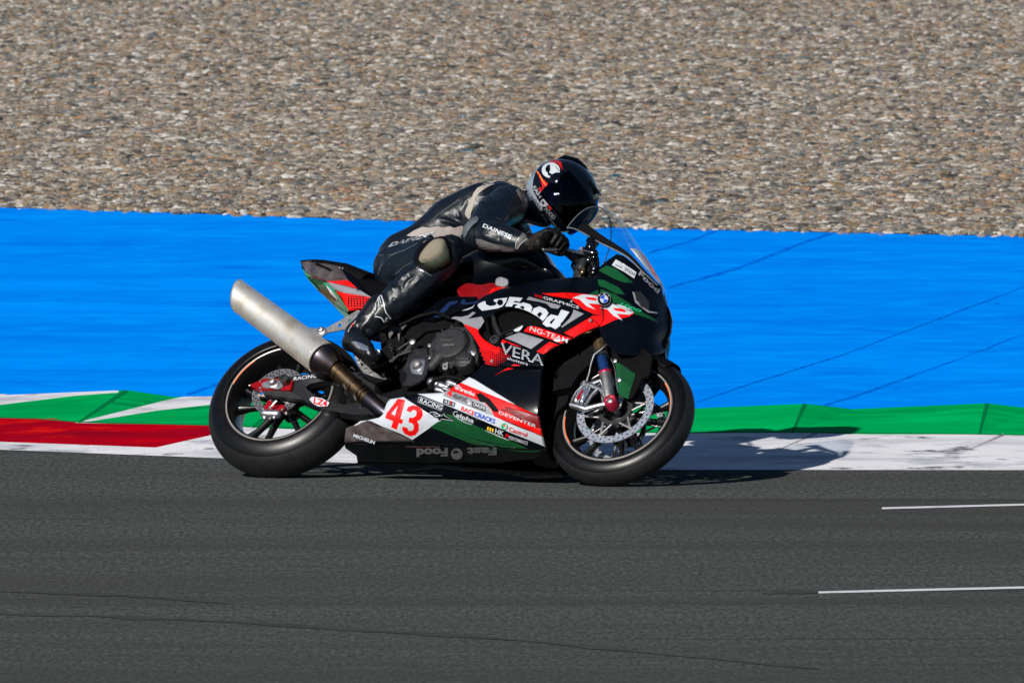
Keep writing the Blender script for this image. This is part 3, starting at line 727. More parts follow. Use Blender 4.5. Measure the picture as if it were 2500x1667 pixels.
for t in (.03, .30, .62, .80, .90):
    i = t * (len(pp) - 1); k = int(i); f_ = i - k; p = pp[k] * (1 - f_) + pp[k + 1] * f_; q = MB(); q.lathe(p, pp[k + 1] - pp[k], [(.0355, -.003), (.0385, -.002), (.0385, .002), (.0355, .003)], 28); q.build('weld_ring', 'burnt_titanium', link)
pb = MB(); pp2 = [L(*c('1', x, y), wd) for x, y, wd in ((730, 1146, .15), (760, 1172, .145), (800, 1205, .135), (850, 1240, .12), (930, 1290, .08))]
pb.tube(pp2, [.031, .031, .031, .031, .031], 24, flat=(0, 1, 0)); pb.build('collector_pipe', 'blued_titanium', ex)
for (x, y, dx, dy) in ((560, 1000, 8, 30), (625, 1085, 10, 22), (672, 1130, 8, 26), (660, 1010, 14, 10), (700, 1190, 10, 6)):
    q = MB(); a1 = L(*c('1', x, y), .19); a2 = L(*c('1', x + dx, y + dy), .18); q.tube([a1, (a1 + a2) / 2 + Y * .01, a2], .0035, 8); q.build('pipe_spring', 'steel', ex)
# hanger plate
hp = [(538, 838), (556, 826), (612, 795), (690, 750), (706, 756), (735, 790), (706, 812), (640, 836), (575, 848), (552, 852)]
plate('exhaust_bracket', C('1', *hp), .165, .004, 'steel', ex, holes=[circ(*c('1', 655, 800), 5.4), circ(*c('1', 608, 819), 4.2)])
plate('exhaust_bracket', C('1', (470, 829), (500, 832), (545, 838), (552, 852), (528, 868), (520, 872)), .170, .005, 'aluminium', ex)
q = MB(); q.lathe(L(*c('1', 527, 845), .172), Y, [(.017, -.006), (.017, .004), (.011, .006), (.010, .016), (.006, .018), (.0002, .012)], 18); q.build('hanger_bolt', 'steel', ex)
bolt(ex, *c('1', 683, 773), .168, .008)

# ---- swing arm
sa = plate('swingarm', C('1', (345, 1062), (372, 1052), (470, 1036), (560, 1030), (640, 1040), (700, 1075), (760, 1120), (850, 1150), (900, 1190), (880, 1225), (760, 1226), (660, 1224), (600, 1214), (540, 1200), (480, 1178), (420, 1150), (345, 1132)), .125, .035, 'carbon', bike,
           holes=[C('1', (452, 1100), (468, 1084), (520, 1070), (600, 1075), (680, 1105), (720, 1140), (690, 1165), (630, 1178), (560, 1160), (500, 1138))], round_=8, bev=.008)
sb_ = MB(); sb_.box(L(*c('1', 620, 1120), -.02), Xd * .05, [0, .14, 0], Zd * .045); sb_.box(L(*c('1', 760, 1160), .0), Xd * .07, [0, .13, 0], Zd * .05); sb_.build('swingarm_bridge', 'carbon', sa)
plate('swingarm_beam', C('1', (345, 1062), (470, 1040), (640, 1040), (800, 1130), (850, 1220), (660, 1224), (540, 1200), (420, 1150), (345, 1132)), -.09, .035, 'carbon', sa, holes=[C('1', (470, 1095), (600, 1085), (690, 1140), (600, 1170))])
ca = plate('chain_adjuster', C('1', (204, 1086), (222, 1078), (262, 1060), (300, 1057), (360, 1060), (398, 1066), (386, 1112), (300, 1112), (262, 1110), (222, 1100), (204, 1092)), .142, .022, 'anodised_red', sa, round_=2, bev=.003)
plate('adjuster_block', C('1', (258, 1078), (290, 1066), (330, 1066), (352, 1080), (350, 1098), (330, 1106), (258, 1098)), .150, .008, 'aluminium', ca)
q = MB(); q.lathe(L(*c('1', 312, 1085), .150), Y, [(.021, 0), (.021, .006), (.013, .008), (.0125, .030), (.009, .032), (.0085, .02), (.0002, .02)], 24); q.build('axle_nut', 'steel', ca)
q = MB(); q.lathe(L(*c('1', 372, 1085), .128), Y, [(.0195, 0), (.0195, .044), (.016, .047), (.011, .047), (.010, .040), (.0002, .040)], 24); q.build('paddock_bobbin', 'engine_black', sa)
for x, y in ((250, 1072), (250, 1103)): bolt(ca, *c('1', x, y), .143, .0045, m='aluminium')
q = MB(); q.tube([L(*c('1', 200, 1090), .135), L(*c('1', 230, 1089), .135)], .004, 8); q.build('adjuster_screw', 'steel', ca)
plate('chain_guard', C('1', (262, 1114), (380, 1116), (420, 1135), (440, 1152), (400, 1150), (262, 1128)), .140, .02, 'engine_black', sa)
plate('sticker', C('1', (470, 1152), (482, 1140), (530, 1148), (562, 1166), (552, 1184), (510, 1184), (486, 1170)), .1285, .001, 'white_paint', sa)
text('LZ4', 'R', (1092, 757), (1225, 795), (10, -58), 'red_paint', flatw(.1285), sa, bold=.02)
text('RACING', 'R', (892, 530), (1125, 498), (6, -34), 'white_paint', flatw(.126), sa)
# rear caliper
rc = MB(); cc0 = L(*c('R', 665, 870), .125)
rc.capsule([cc0 - Xd * .028, cc0 + Xd * .028], [(.02, .018), (.02, .018)], 14, flat=(0, 1, 0)); rc.capsule([cc0 - Xd * .03 - Zd * .006, cc0 - Xd * .02 - Zd * .02], [.011, .009], 10); rc.capsule([cc0 + Xd * .03, cc0 + Xd * .02 - Zd * .016], [.011, .009], 10)
rcal = rc.build('rear_caliper', 'aluminium', bike)
plate('caliper_bracket', C('R', (585, 815), (640, 725), (680, 750), (700, 790), (740, 770), (805, 780), (805, 820), (700, 840)), .120, .016, 'anodised_red', rcal)
q = MB(); q.tube([L(*c('R', 655, 810), .14), L(*c('R', 725, 735), .15)], .0035, 8); q.build('brake_line', 'steel', rcal)
for x, y in ((590, 825), (655, 915), (780, 825), (660, 800)): bolt(rcal, *c('R', x, y), .143, .006)

# ---- engine, frame and everything dark behind them
eng = bpy.data.objects.new('engine', None); COL.objects.link(eng); eng.parent = bike
def blk(name, t, x, y, wd, sx, sy, sz, m, par, bev=.12):
    q = MB(); q.box(L(*c(t, x, y), wd), Xd * sx, Y * sy, Zd * sz, bev=bev); return q.build(name, m, par)
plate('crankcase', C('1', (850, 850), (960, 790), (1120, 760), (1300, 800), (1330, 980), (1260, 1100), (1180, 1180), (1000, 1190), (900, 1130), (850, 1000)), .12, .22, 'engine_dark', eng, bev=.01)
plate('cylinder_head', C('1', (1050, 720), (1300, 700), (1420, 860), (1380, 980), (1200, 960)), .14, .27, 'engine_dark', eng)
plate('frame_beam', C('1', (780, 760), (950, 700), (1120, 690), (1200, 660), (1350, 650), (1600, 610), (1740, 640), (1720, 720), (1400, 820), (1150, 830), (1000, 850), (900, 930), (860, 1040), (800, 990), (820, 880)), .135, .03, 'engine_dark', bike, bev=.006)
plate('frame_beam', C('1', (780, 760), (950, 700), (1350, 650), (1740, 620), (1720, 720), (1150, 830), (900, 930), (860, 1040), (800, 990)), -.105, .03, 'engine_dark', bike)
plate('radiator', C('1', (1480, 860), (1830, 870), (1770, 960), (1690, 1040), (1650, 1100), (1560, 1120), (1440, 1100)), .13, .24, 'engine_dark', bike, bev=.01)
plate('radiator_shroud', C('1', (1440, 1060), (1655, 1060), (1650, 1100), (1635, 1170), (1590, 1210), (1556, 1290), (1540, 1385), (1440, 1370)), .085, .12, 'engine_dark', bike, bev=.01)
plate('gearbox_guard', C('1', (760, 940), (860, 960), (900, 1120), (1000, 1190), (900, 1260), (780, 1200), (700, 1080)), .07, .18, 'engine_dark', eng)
cov = L(*c('1', 1118, 925), .155); q = MB()
rr_ = .094
q.lathe(cov, Y, [(rr_ + .002, -.03), (rr_ + .002, .012), (rr_ - .003, .018), (rr_ - .014, .019), (rr_ - .019, .026), (rr_ - .024, .040), (rr_ - .032, .046), (.030, .048), (.0002, .048)], 56)
clutch = q.build('clutch_cover', 'engine_black', eng, angle=28)
q = MB(); pc = cov + Y * .047 + Xd * -.018 + Zd * .012; q.box(pc, Xd * .033, Y * .004, Zd * .010, bev=.3); q.build('cover_badge', 'engine_black', clutch)
text('GBRacing', '1', (1071, 913), (1122, 908), (0, -9), 'grey_letter', flatw(.2065), clutch, off=.003, bold=0)
for an in (.9, 2.3, 4.1):
    dr = np.array([math.cos(an), 0, math.sin(an)]); q = MB(); q.box(cov + Y * .044 + dr * .055, dr * .022, Y * .004, np.cross(dr, Y) * .003); q.build('cover_rib', 'engine_black', clutch)
q = MB(); q.capsule([cov + Y * .02 - Zd * .055 - Xd * .03, cov + Y * .02 - Zd * .10 - Xd * .05], [.028, .022], 14); q.build('cover_boss', 'engine_black', clutch)
for an in np.linspace(-.6, 5.0, 10):
    p_ = cov + np.array([math.cos(an), 0, math.sin(an)]) * (rr_ + .004); q = MB(); q.lathe(p_, Y, [(.0085, -.02), (.0085, .016), (.006, .018), (.003, .018), (.003, .013), (.0002, .013)], 10); q.build('cover_bolt', 'engine_black' if random.random() < .5 else 'steel', clutch)
cv2 = L(*c('1', 1172, 985), .18); q = MB(); q.lathe(cv2, Y, [(.040, -.03), (.040, .010), (.036, .020), (.026, .026), (.0002, .027)], 36); c2_ = q.build('pulse_cover', 'engine_black', eng, angle=30)
q = MB(); q.box(cv2 + Y * .027, Xd * .030, Y * .004, Zd * .008, bev=.3); q.build('cover_badge', 'engine_black', c2_)
text('GBRacing', '1', (1147, 989), (1192, 988), (0, -7), 'grey_letter', flatw(.210), c2_, off=.003, bold=0)
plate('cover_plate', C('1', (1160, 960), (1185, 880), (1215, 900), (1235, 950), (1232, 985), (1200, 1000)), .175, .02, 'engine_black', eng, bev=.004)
q = MB(); q.lathe(L(*c('1', 1203, 945), .178), Y, [(.0175, -.01), (.0175, .003), (.006, .006), (.006, .001), (.0002, .001)], 18); q.build('filler_cap', 'aluminium', eng)
plate('cover_lug', C('1', (1072, 995), (1096, 982), (1092, 1018), (1070, 1018)), .185, .01, 'steel', eng, holes=[circ(*c('1', 1082, 1004), 2.6)])
# bright sump and water pump area
sm_ = MB()
for x, y, r, wd in ((1036, 1080, .020, .15), (1075, 1094, .017, .16), (1112, 1080, .013, .165), (1060, 1112, .013, .15), (1150, 1066, .010, .16), (1090, 1108, .010, .165)):
    sm_.capsule([L(*c('1', x - 14, y - 4), wd), L(*c('1', x + 16, y + 6), wd)], [r, r * .8], 14)
sm_.build('water_pump', 'aluminium', eng)
q = MB(); q.tube([L(*c('1', x, y), wd) for x, y, wd in ((1012, 1095, .16), (1040, 1062, .17), (1090, 1050, .175), (1140, 1058, .17), (1165, 1072, .16))], .010, 12); q.build('coolant_hose', 'black_plastic', eng)
q = MB(); q.tube([L(*c('1', x, y), .15) for x, y in ((1010, 1115), (1022, 1100), (1035, 1100))], .016, 12); q.build('hose_end', 'black_plastic', eng)
# carbon heel plate with aluminium pivot insert
hp_ = plate('frame_guard', C('1', (905, 990), (920, 945), (945, 925), (1000, 920), (1012, 960), (1005, 1040), (975, 1075), (935, 1095), (880, 1092), (905, 1065), (908, 1035), (888, 1025)), .175, .006, 'carbon', bike, bev=.006, round_=6)
iv = plate('pivot_insert', C('1', (922, 1000), (935, 972), (995, 968), (994, 1000), (980, 1042), (930, 1036)), .179, .006, 'aluminium', hp_, round_=7, bev=.003)
q = MB(); q.lathe(L(*c('1', 955, 1000), .182), Y, [(.019, -.004), (.019, .004), (.015, .009), (.013, .009), (.012, -.002), (.0002, -.002)], 22); q.build('pivot_bolt', 'steel', iv)
# rear sets
q = MB(); q.tube([L(*c('1', x, y), .17) for x, y in ((770, 1010), (850, 975), (905, 935), (940, 895))], [.006, .007, .008, .009], 10); q.build('brake_lever', 'engine_black', bike)
q = MB(); q.tube([L(*c('1', x, y), .175) for x, y in ((845, 965), (880, 955), (925, 925), (938, 898))], .0034, 8); q.build('brake_rod', 'engine_black', bike)
q = MB(); q.lathe(L(*c('1', 936, 895), .18), Y, [(.014, -.01), (.014, .006), (.008, .010), (.0002, .010)], 14); q.build('lever_pivot', 'steel', bike)
plate('heel_guard', C('1', (668, 945), (690, 950), (720, 990), (760, 1030), (815, 1050), (818, 1064), (770, 1054), (715, 1034), (690, 1000)), .165, .004, 'steel', bike, holes=[C('1', (700, 985), (712, 990), (716, 1003), (706, 1002))])
for x, y in ((678, 953), (722, 1012), (745, 1030), (805, 1038), (770, 1000), (690, 975)): bolt(bike, *c('1', x, y), .17, .006)
q = MB(); q.tube([L(*c('1', 790, 960), .14), L(*c('1', 775, 940), .26)], [.012, .011], 14); q.build('footpeg', 'aluminium', bike)
plate('footpeg_bracket', C('1', (690, 980), (760, 960), (860, 870), (905, 870), (890, 930), (830, 1010), (840, 1060), (770, 1080), (700, 1040)), .155, .02, 'engine_dark', bike, holes=[C('1', (766, 965), (783, 985), (762, 985))])
for pts in (((838, 905), (832, 918), (845, 925), (840, 940)), ((870, 930), (905, 905), (930, 892)), ((840, 985), (870, 955), (930, 935))):
    q = MB(); q.tube([L(*c('1', x, y), .185) for x, y in pts], .005, 8); q.build('linkage_rod', 'engine_black', bike)
q = MB(); q.tube([L(*c('1', x, y), .17) for x, y in ((830, 790), (880, 820), (960, 780), (1040, 760), (1110, 790))], .008, 10); q.build('cable', 'black_plastic', bike)
plate('side_cover', C('1', (900, 745), (1000, 705), (1130, 690), (1235, 690), (1200, 730), (1110, 775), (1030, 800), (930, 790)), .155, .008, 'black_paint', bike, bev=.006)
plate('lettering', C('5', (195, 382), (300, 290), (375, 215), (400, 190), (520, 178), (505, 205), (470, 225), (430, 228), (405, 255), (370, 300), (330, 330), (312, 392)), .1575, .001, 'shaded_blue', bike)
plate('lettering', C('5', (540, 215), (570, 160), (610, 165), (600, 200), (700, 200), (790, 160), (830, 155), (770, 210), (640, 225), (570, 228)), .1575, .001, 'shaded_blue', bike)
for pl in (((895, 905), (900, 860), (935, 820), (880, 838), (830, 870)), ((850, 890), (905, 815), (880, 800), (842, 830))):
    plate('grey_bracket', C('1', *[(a - 20, b_ - 10) for a, b_ in pl][:4]), .165, .004, 'leather_grey', bike)

# ---- tail unit and seat
ts = Surf([(*c('Q', 170, 200), .015), (*c('Q', 240, 330), .03), (*c('Q', 500, 460), .085), (*c('Q', 790, 830), .10), (*c('Q', 1000, 800), .12), (*c('Q', 400, 190), .055), (*c('Q', 400, 300), .085), (*c('Q', 680, 270), .10), (*c('Q', 660, 220), .075),
           (*c('Q', 790, 440), .125), (*c('Q', 900, 530), .13), (*c('Q', 1080, 655), .14), (*c('Q', 780, 260), .07), (*c('Q', 960, 380), .08), (*c('Q', 1000, 600), .13)])
tail = panel('tail_unit', C('Q', (166, 200), (190, 184), (300, 174), (400, 172), (540, 196), (660, 226), (770, 258), (800, 290), (850, 345), (930, 480), (1010, 590), (1085, 660), (1075, 720), (1010, 806), (792, 832), (640, 600), (500, 462), (330, 390), (245, 345)), ts,
      ['black_paint', 'brown_carbon', 'red_paint', 'silver_paint', 'mesh_red', 'dark_red_paint', 'black_plastic'], bike, both=True,
      paints=[(C('Q', (178, 208), (300, 190), (405, 184), (540, 215), (660, 262), (715, 330), (782, 440), (500, 447), (330, 385), (250, 338)), 1), (C('Q', (250, 338), (330, 385), (500, 447), (560, 462), (330, 400), (240, 360)), 5),
              (C('Q', (500, 447), (782, 440), (905, 545), (560, 470)), 2), (C('Q', (505, 462), (560, 470), (905, 545), (1090, 662), (740, 602), (600, 560), (520, 500)), 3),
              (C('Q', (610, 575), (740, 604), (1090, 664), (1075, 720), (1010, 812), (790, 836), (700, 700)), 4), (C('Q', (358, 222), (400, 222), (575, 300), (570, 328), (540, 325), (480, 290), (360, 245)), 6)])
# black grid over the red mesh print
gl = MB()
for i in range(9):
    x0 = 770 + i * 38
    pts_ = [c('Q', x0 + 18 * math.sin(k * .5), 612 + 20 * (i / 8) + k * 32) for k in range(6)]
    pts_ = [p for p in pts_ if inpoly([p[0]], [p[1]], C('Q', (720, 604), (1085, 664), (1010, 800), (792, 826)))[0]]
    if len(pts_) > 1:
        po = stroke(pts_, 1.6); n = len(po); Q_ = np.array(po); gl.add(PT(Q_[:, 0], Q_[:, 1], ts(Q_[:, 0], Q_[:, 1]) + .0015), [(k, k + 1, n - 2 - k, n - 1 - k) for k in range(n // 2 - 1)])
for j in range(6):
    pts_ = [c('Q', 730 + k * 45, 640 + j * 30 + k * 2) for k in range(9)]
    pts_ = [p for p in pts_ if inpoly([p[0]], [p[1]], C('Q', (720, 604), (1085, 664), (1010, 800), (792, 826)))[0]]
    if len(pts_) > 1:
        po = stroke(pts_, 1.6); n = len(po); Q_ = np.array(po); gl.add(PT(Q_[:, 0], Q_[:, 1], ts(Q_[:, 0], Q_[:, 1]) + .0015), [(k, k + 1, n - 2 - k, n - 1 - k) for k in range(n // 2 - 1)])
gl.build('printed_grid', 'black_plastic', tail, smooth=False)
us = Surf([(*c('Q', 170, 210), .012), (*c('Q', 245, 345), .03), (*c('Q', 500, 462), .083), (*c('Q', 792, 832), .098), (*c('Q', 240, 390), .0), (*c('Q', 420, 590), .0), (*c('Q', 600, 740), .0), (*c('Q', 770, 842), .02)])
ut = panel('tail_underside', C('Q', (186, 270), (245, 345), (330, 390), (500, 462), (640, 600), (792, 834), (770, 842), (600, 728), (420, 592), (262, 420), (220, 345)), us, ['bright_green', 'kerb_white', 'green_paint', 'black_plastic'], bike, both=True,
      paints=[(C('Q', (262, 395), (330, 392), (500, 462), (640, 610), (700, 760), (600, 728), (420, 592)), 2), (C('Q', (470, 470), (520, 480), (600, 570), (700, 720), (780, 838), (730, 800), (640, 690), (560, 600)), 0), (C('Q', (500, 500), (560, 560), (650, 670), (640, 690), (560, 610)), 1), (C('Q', (320, 425), (355, 440), (350, 452), (322, 440)), 3), (C('Q', (400, 560), (440, 580), (438, 592), (405, 578)), 3)], thick=.003)
tb_ = MB()
tb_.tube([L(*c('Q', 230, 250), -.0), L(*c('Q', 500, 330), 0), L(*c('Q', 800, 440), 0), L(*c('Q', 1100, 600), 0)], [(.02, .02), (.07, .03), (.10, .045), (.11, .06)], 24, flat=(0, 1, 0)); tb_.build('tail_core', 'black_plastic', tail)
ss = Surf([(*c('Q', 780, 260), .07), (*c('Q', 1000, 410), .10), (*c('Q', 1200, 460), .12), (*c('Q', 1100, 640), .145), (*c('Q', 860, 400), .11), (*c('Q', 1400, 620), .15), (*c('Q', 1050, 500), .13)])
panel('seat', C('Q', (765, 256), (790, 262), (840, 338), (930, 362), (985, 385), (1005, 410), (1100, 428), (1250, 470), (1500, 560), (1600, 700), (1400, 760), (1090, 670), (1010, 590), (930, 490), (850, 350)), ss, 'black_plastic', bike, both=True, thick=.02, bev=.02, bpx=8)
bolt(tail, *c('Q', 678, 285), .10, .005); bolt(tail, *c('Q', 715, 293), .10, .005)

# ---- tank
tk = MB()
tk.capsule([L(*c('1', 1080, 700), 0.0), L(*c('1', 1200, 640), .0), L(*c('1', 1330, 600), .0), L(*c('1', 1480, 585), .0), L(*c('1', 1580, 640), .0)], [(.12, .06), (.14, .10), (.16, .115), (.155, .09), (.12, .05)], 36, flat=(0, 1, 0))
tank = tk.build('fuel_tank', 'black_paint', bike, angle=60)
plate('tank_pad', C('1', (1130, 660), (1180, 625), (1240, 640), (1290, 625), (1370, 655), (1320, 690), (1240, 705), (1150, 700)), .150, .01, 'dark_red_paint', tank, bev=.006, round_=14)
plate('tank_pad', C('1', (1270, 690), (1290, 650), (1340, 645), (1370, 655), (1330, 680), (1290, 700)), .1525, .01, 'red_paint', tank, bev=.006, round_=8)
plate('tank_pad', C('1', (1306, 640), (1310, 610), (1330, 600), (1370, 612), (1370, 640), (1340, 650)), .158, .01, 'silver_paint', tank, bev=.008, round_=6)

# ---- main fairing
FS = Surf([(1104, 775, .205), (1150, 748, .200), (1180, 726, .185), (1222, 702, .17), (1320, 686, .165), (1440, 678, .17), (1456, 680, .175), (1250, 745, .235), (1300, 730, .235), (1380, 720, .23), (1440, 740, .235),
           (1350, 800, .262), (1420, 800, .235), (1465, 790, .20), (1200, 800, .245), (1140, 800, .23), (1200, 860, .25), (1300, 860, .262), (1380, 850, .24), (1180, 890, .245), (1310, 900, .252), (1318, 940, .235), (1180, 925, .235), (1465, 850, .17)])
Fred, Fsil, Fwht, Fgrn, Fdrd = 1, 2, 3, 4, 5
FM = ['black_paint', 'red_paint', 'silver_paint', 'white_paint', 'green_paint', 'dark_red_paint', 'blue_decal', 'black_plastic']
fo = C('1', (1108, 790), (1122, 778), (1160, 752), (1205, 736), (1250, 692), (1330, 655), (1500, 618), (1640, 604), (1766, 600), (1775, 680), (1800, 790), (1790, 822), (1650, 884), (1560, 925), (1520, 965), (1508, 1008), (1400, 1010), (1300, 1002), (1245, 998), (1258, 985), (1237, 950), (1206, 872), (1160, 806), (1125, 790))
vent = C('5', (800, 520), (845, 445), (870, 400), (960, 360), (1020, 300), (1160, 262), (1280, 270), (1400, 310), (1500, 365), (1590, 430), (1590, 468), (1510, 500), (1400, 510), (1350, 565), (1110, 650), (1060, 700), (1000, 760), (930, 720), (860, 690), (830, 650), (770, 565))
pt_ = []
pt_ += [(C('5', (400, 405), (470, 380), (560, 385), (650, 360), (700, 320), (740, 330), (640, 410), (815, 380), (850, 440), (800, 520), (770, 548), (500, 452)), 2)]
pt_ += [(C('5', (560, 305), (640, 262), (735, 215), (700, 270), (620, 300)), 3)]
pt_ += [(C('5', (490, 450), (600, 480), (775, 545), (780, 600), (830, 660), (900, 712), (930, 730), (1000, 770), (1040, 765), (1050, 840), (990, 850), (900, 800), (840, 800), (790, 770), (700, 620), (600, 500)), 1)]
pt_ += [(C('5', (1060, 660), (1240, 735), (1330, 770), (1200, 740), (1130, 700), (1095, 730), (1060, 700)), 1)]
pt_ += [(C('5', (1420, 125), (1825, 240), (1790, 280), (1700, 270), (1640, 215), (1540, 190), (1385, 165)), 2), (C('5', (1985, 290), (2120, 345), (1838, 522), (1832, 508), (1940, 400), (1978, 330)), 2)]
pt_ += [(C('5', (1290, 580), (1605, 675), (1445, 795), (1110, 655)), 2)]
pt_ += [(C('5', (1410, 500), (1530, 505), (1955, 650), (1965, 690), (1930, 740), (1890, 745), (1350, 570)), 1)]
pt_ += [(C('5', (1680, 700), (1815, 745), (1600, 860), (1515, 825)), 1)]
pt_ += [(C('5', (1310, 1002), (1225, 985), (1190, 1010), (1300, 1008)), 1)]
# the red RR band
pt_ += [(C('W', (0, 843), (90, 840), (230, 850), (380, 866), (740, 1040), (1100, 1100), (620, 1110), (430, 1062), (350, 1045), (250, 1000), (130, 900), (-70, 870), (-150, 848)), 1)]
pt_ += [(C('W', (435, 1063), (345, 1058), (60, 1225), (160, 1278), (410, 1168), (620, 1100), (700, 1050)), 1)]
# upper right green under the cockpit edge
pt_ += [(C('W', (300, 860), (385, 815), (460, 850), (900, 1150), (560, 960), (380, 868)), 4)]
# big word on the fairing
pt_ += [(C('5', (1170, 128), (1338, 142), (1300, 192), (1238, 178), (1226, 200), (1300, 205), (1285, 225), (1218, 222), (1200, 252), (1115, 250), (1150, 180)), 3)]
pt_ += [(C('5', (1235, 262), (1285, 218), (1350, 200), (1430, 222), (1462, 262), (1440, 340), (1380, 330), (1300, 290)), 3), (C('5', (1300, 262), (1330, 240), (1365, 262), (1350, 290)), 0)]
pt_ += [(C('5', (1440, 345), (1480, 275), (1550, 250), (1635, 285), (1668, 335), (1630, 400), (1590, 440), (1500, 390)), 3), (C('5', (1520, 350), (1560, 320), (1590, 345), (1550, 395)), 0)]
pt_ += [(C('5', (1590, 470), (1645, 395), (1700, 352), (1790, 372), (1832, 290), (1935, 322), (1850, 440), (1815, 475), (1825, 490), (1755, 542), (1700, 510), (1640, 510)), 3), (C('5', (1680, 455), (1735, 405), (1755, 410), (1700, 480)), 0)]
# mask roundel
pt_ += [(C('5', (762, 240), (775, 215), (830, 190), (862, 182), (870, 225), (920, 246), (985, 238), (1010, 205), (965, 180), (975, 160), (1142, 138), (1128, 190), (1080, 250), (1020, 275), (900, 295), (820, 306), (785, 275)), 3), (circ(*c('5', 1050, 200), 7.5), 0)]
# RR
pt_ += [(C('W', (148, 890), (240, 858), (330, 862), (400, 882), (445, 925), (420, 955), (335, 945), (300, 945), (368, 1002), (285, 972), (215, 905)), 3), (C('W', (265, 883), (350, 888), (385, 905), (370, 918), (290, 905)), 1)]
pt_ += [(C('W', (405, 988), (505, 948), (610, 955), (700, 995), (735, 1030), (690, 1052), (610, 1045), (570, 1042), (628, 1108), (540, 1062), (480, 1000)), 3), (C('W', (530, 988), (620, 992), (668, 1018), (650, 1028), (560, 1012)), 1)]
bx0, by0 = c('W', 450, 902)
fair = panel('side_fairing', fo, FS, FM, bike, paints=pt_, holes=[vent], both=True, round_=3)
# small prints on the upper fairing
text('GRAPHICS', '5', (1600, 152), (2055, 283), (4, -34), 'white_paint', FS, fair)
text('SG', '5', (1490, 122), (1588, 146), (3, -28), 'red_paint', FS, fair)
text('NG-TEAM', '5', (1425, 555), (1905, 718), (16, -56), 'white_paint', FS, fair, bold=.004, off=.003)
text('VERA', '5', (1048, 838), (1600, 1003), (14, -125), 'white_paint', FS, fair, bold=.01)
for k in range(5):
    o0 = 20 + k * 23; p_ = np.array([c('5', 1040 + o0 * .11, 838 - o0), c('5', 1600 + o0 * .11, 1003 - o0)]); dl = 1.0
    qs = np.array([p_[0] * (1 - t) + p_[1] * t for t in np.linspace(0, 1, 12)]); v_ = np.concatenate([PT(qs[:, 0], qs[:, 1] - dl, FS(qs[:, 0], qs[:, 1]) + .0032), PT(qs[:, 0], qs[:, 1] + dl, FS(qs[:, 0], qs[:, 1]) + .0032)])
    mkobj('letter_stripe', v_, [(i, i + 12, i + 13, i + 1) for i in range(11)], 'black_paint', fair)
text('shutters', '5', (1138, 925), (1400, 1003), (6, -34), 'white_paint', FS, fair, bold=0)
q = MB()
hexs = []
for i in range(26):
    for j in range(15):
        x_, y_ = 800 + i * 24 + (0), 745 + j * 25 + i * 4
        f_ = 1 - max(0, (x_ - 900) / 330) - max(0, (y_ - 900) / 220) - max(0, (760 - y_) / 60) * .3
        if f_ <= .1 or x_ < 700 + (y_ - 620) * .45: continue
        p_ = c('5', x_, y_)
        if inpoly([p_[0]], [p_[1]], vent)[0] or not inpoly([p_[0]], [p_[1]], fo)[0]: continue
        r_ = 2.2 * min(1, f_) ** .5; cc_ = np.array(circ(p_[0], p_[1], r_, 8)); q.add(PT(cc_[:, 0], cc_[:, 1], FS(cc_[:, 0], cc_[:, 1]) + .0016), [tuple(range(8))])
q.build('halftone_print', 'red_paint', fair, smooth=False)
# maker's roundel
def disc_print(x, y, r, wsurf, m, par, off, a0=0, a1=2 * math.pi, r_in=0, name='emblem'):
    n = 28; A = [(x + r * math.cos(a0 + (a1 - a0) * k / n), y + r * math.sin(a0 + (a1 - a0) * k / n)) for k in range(n + 1)]
    B = [(x + r_in * math.cos(a0 + (a1 - a0) * k / n), y + r_in * math.sin(a0 + (a1 - a0) * k / n)) for k in range(n + 1)]
    Q_ = np.array(A + B); return mkobj(name, PT(Q_[:, 0], Q_[:, 1], wsurf(Q_[:, 0], Q_[:, 1]) + off), [(k, k + 1, n + 2 + k, n + 1 + k) for k in range(n)], m, par, smooth=False)
em = disc_print(bx0, by0, 16.3, FS, 'silver_paint', fair, .003)
disc_print(bx0, by0, 15.3, FS, 'black_paint', em, .0035); disc_print(bx0, by0, 10, FS, 'white_paint', em, .004)
for k in (0, 2): disc_print(bx0, by0, 9.2, FS, 'blue_decal', em, .0045, k * math.pi / 2 + .2, (k + 1) * math.pi / 2 + .2)
text('B', 'P', (bx0 - 12, by0 - 7), (bx0 - 8.6, by0 - 9.5), (-2, -3), 'white_paint', FS, em, off=.0048); text('M', 'P', (bx0 - 1.5, by0 - 10.5), (bx0 + 3, by0 - 10.5), (0, -3.8), 'white_paint', FS, em, off=.0048); text('W', 'P', (bx0 + 8.4, by0 - 9), (bx0 + 11.8, by0 - 5.5), (2.4, -2.6), 'white_paint', FS, em, off=.0048)
for x, y in ((140, 928), (320, 1108)): bolt(fair, *c('W', x, y), float(FS(*c('W', x, y))[0]) + .002, .007, m='steel')
bolt(fair, *c('5', 945, 950), float(FS(*c('5', 945, 950))[0]) + .002, .007)
# seams between the panels
for pts in (((80, 840), (140, 905), (230, 1000)), ((310, 1070), (370, 1120), (412, 1165))):
    po = np.array(stroke(C('W', *pts), 1.2)); mkobj('panel_gap', PT(po[:, 0], po[:, 1], FS(po[:, 0], po[:, 1]) + .0018), [(0, 1, 4, 5), (1, 2, 3, 4)], 'black_plastic', fair, smooth=False)
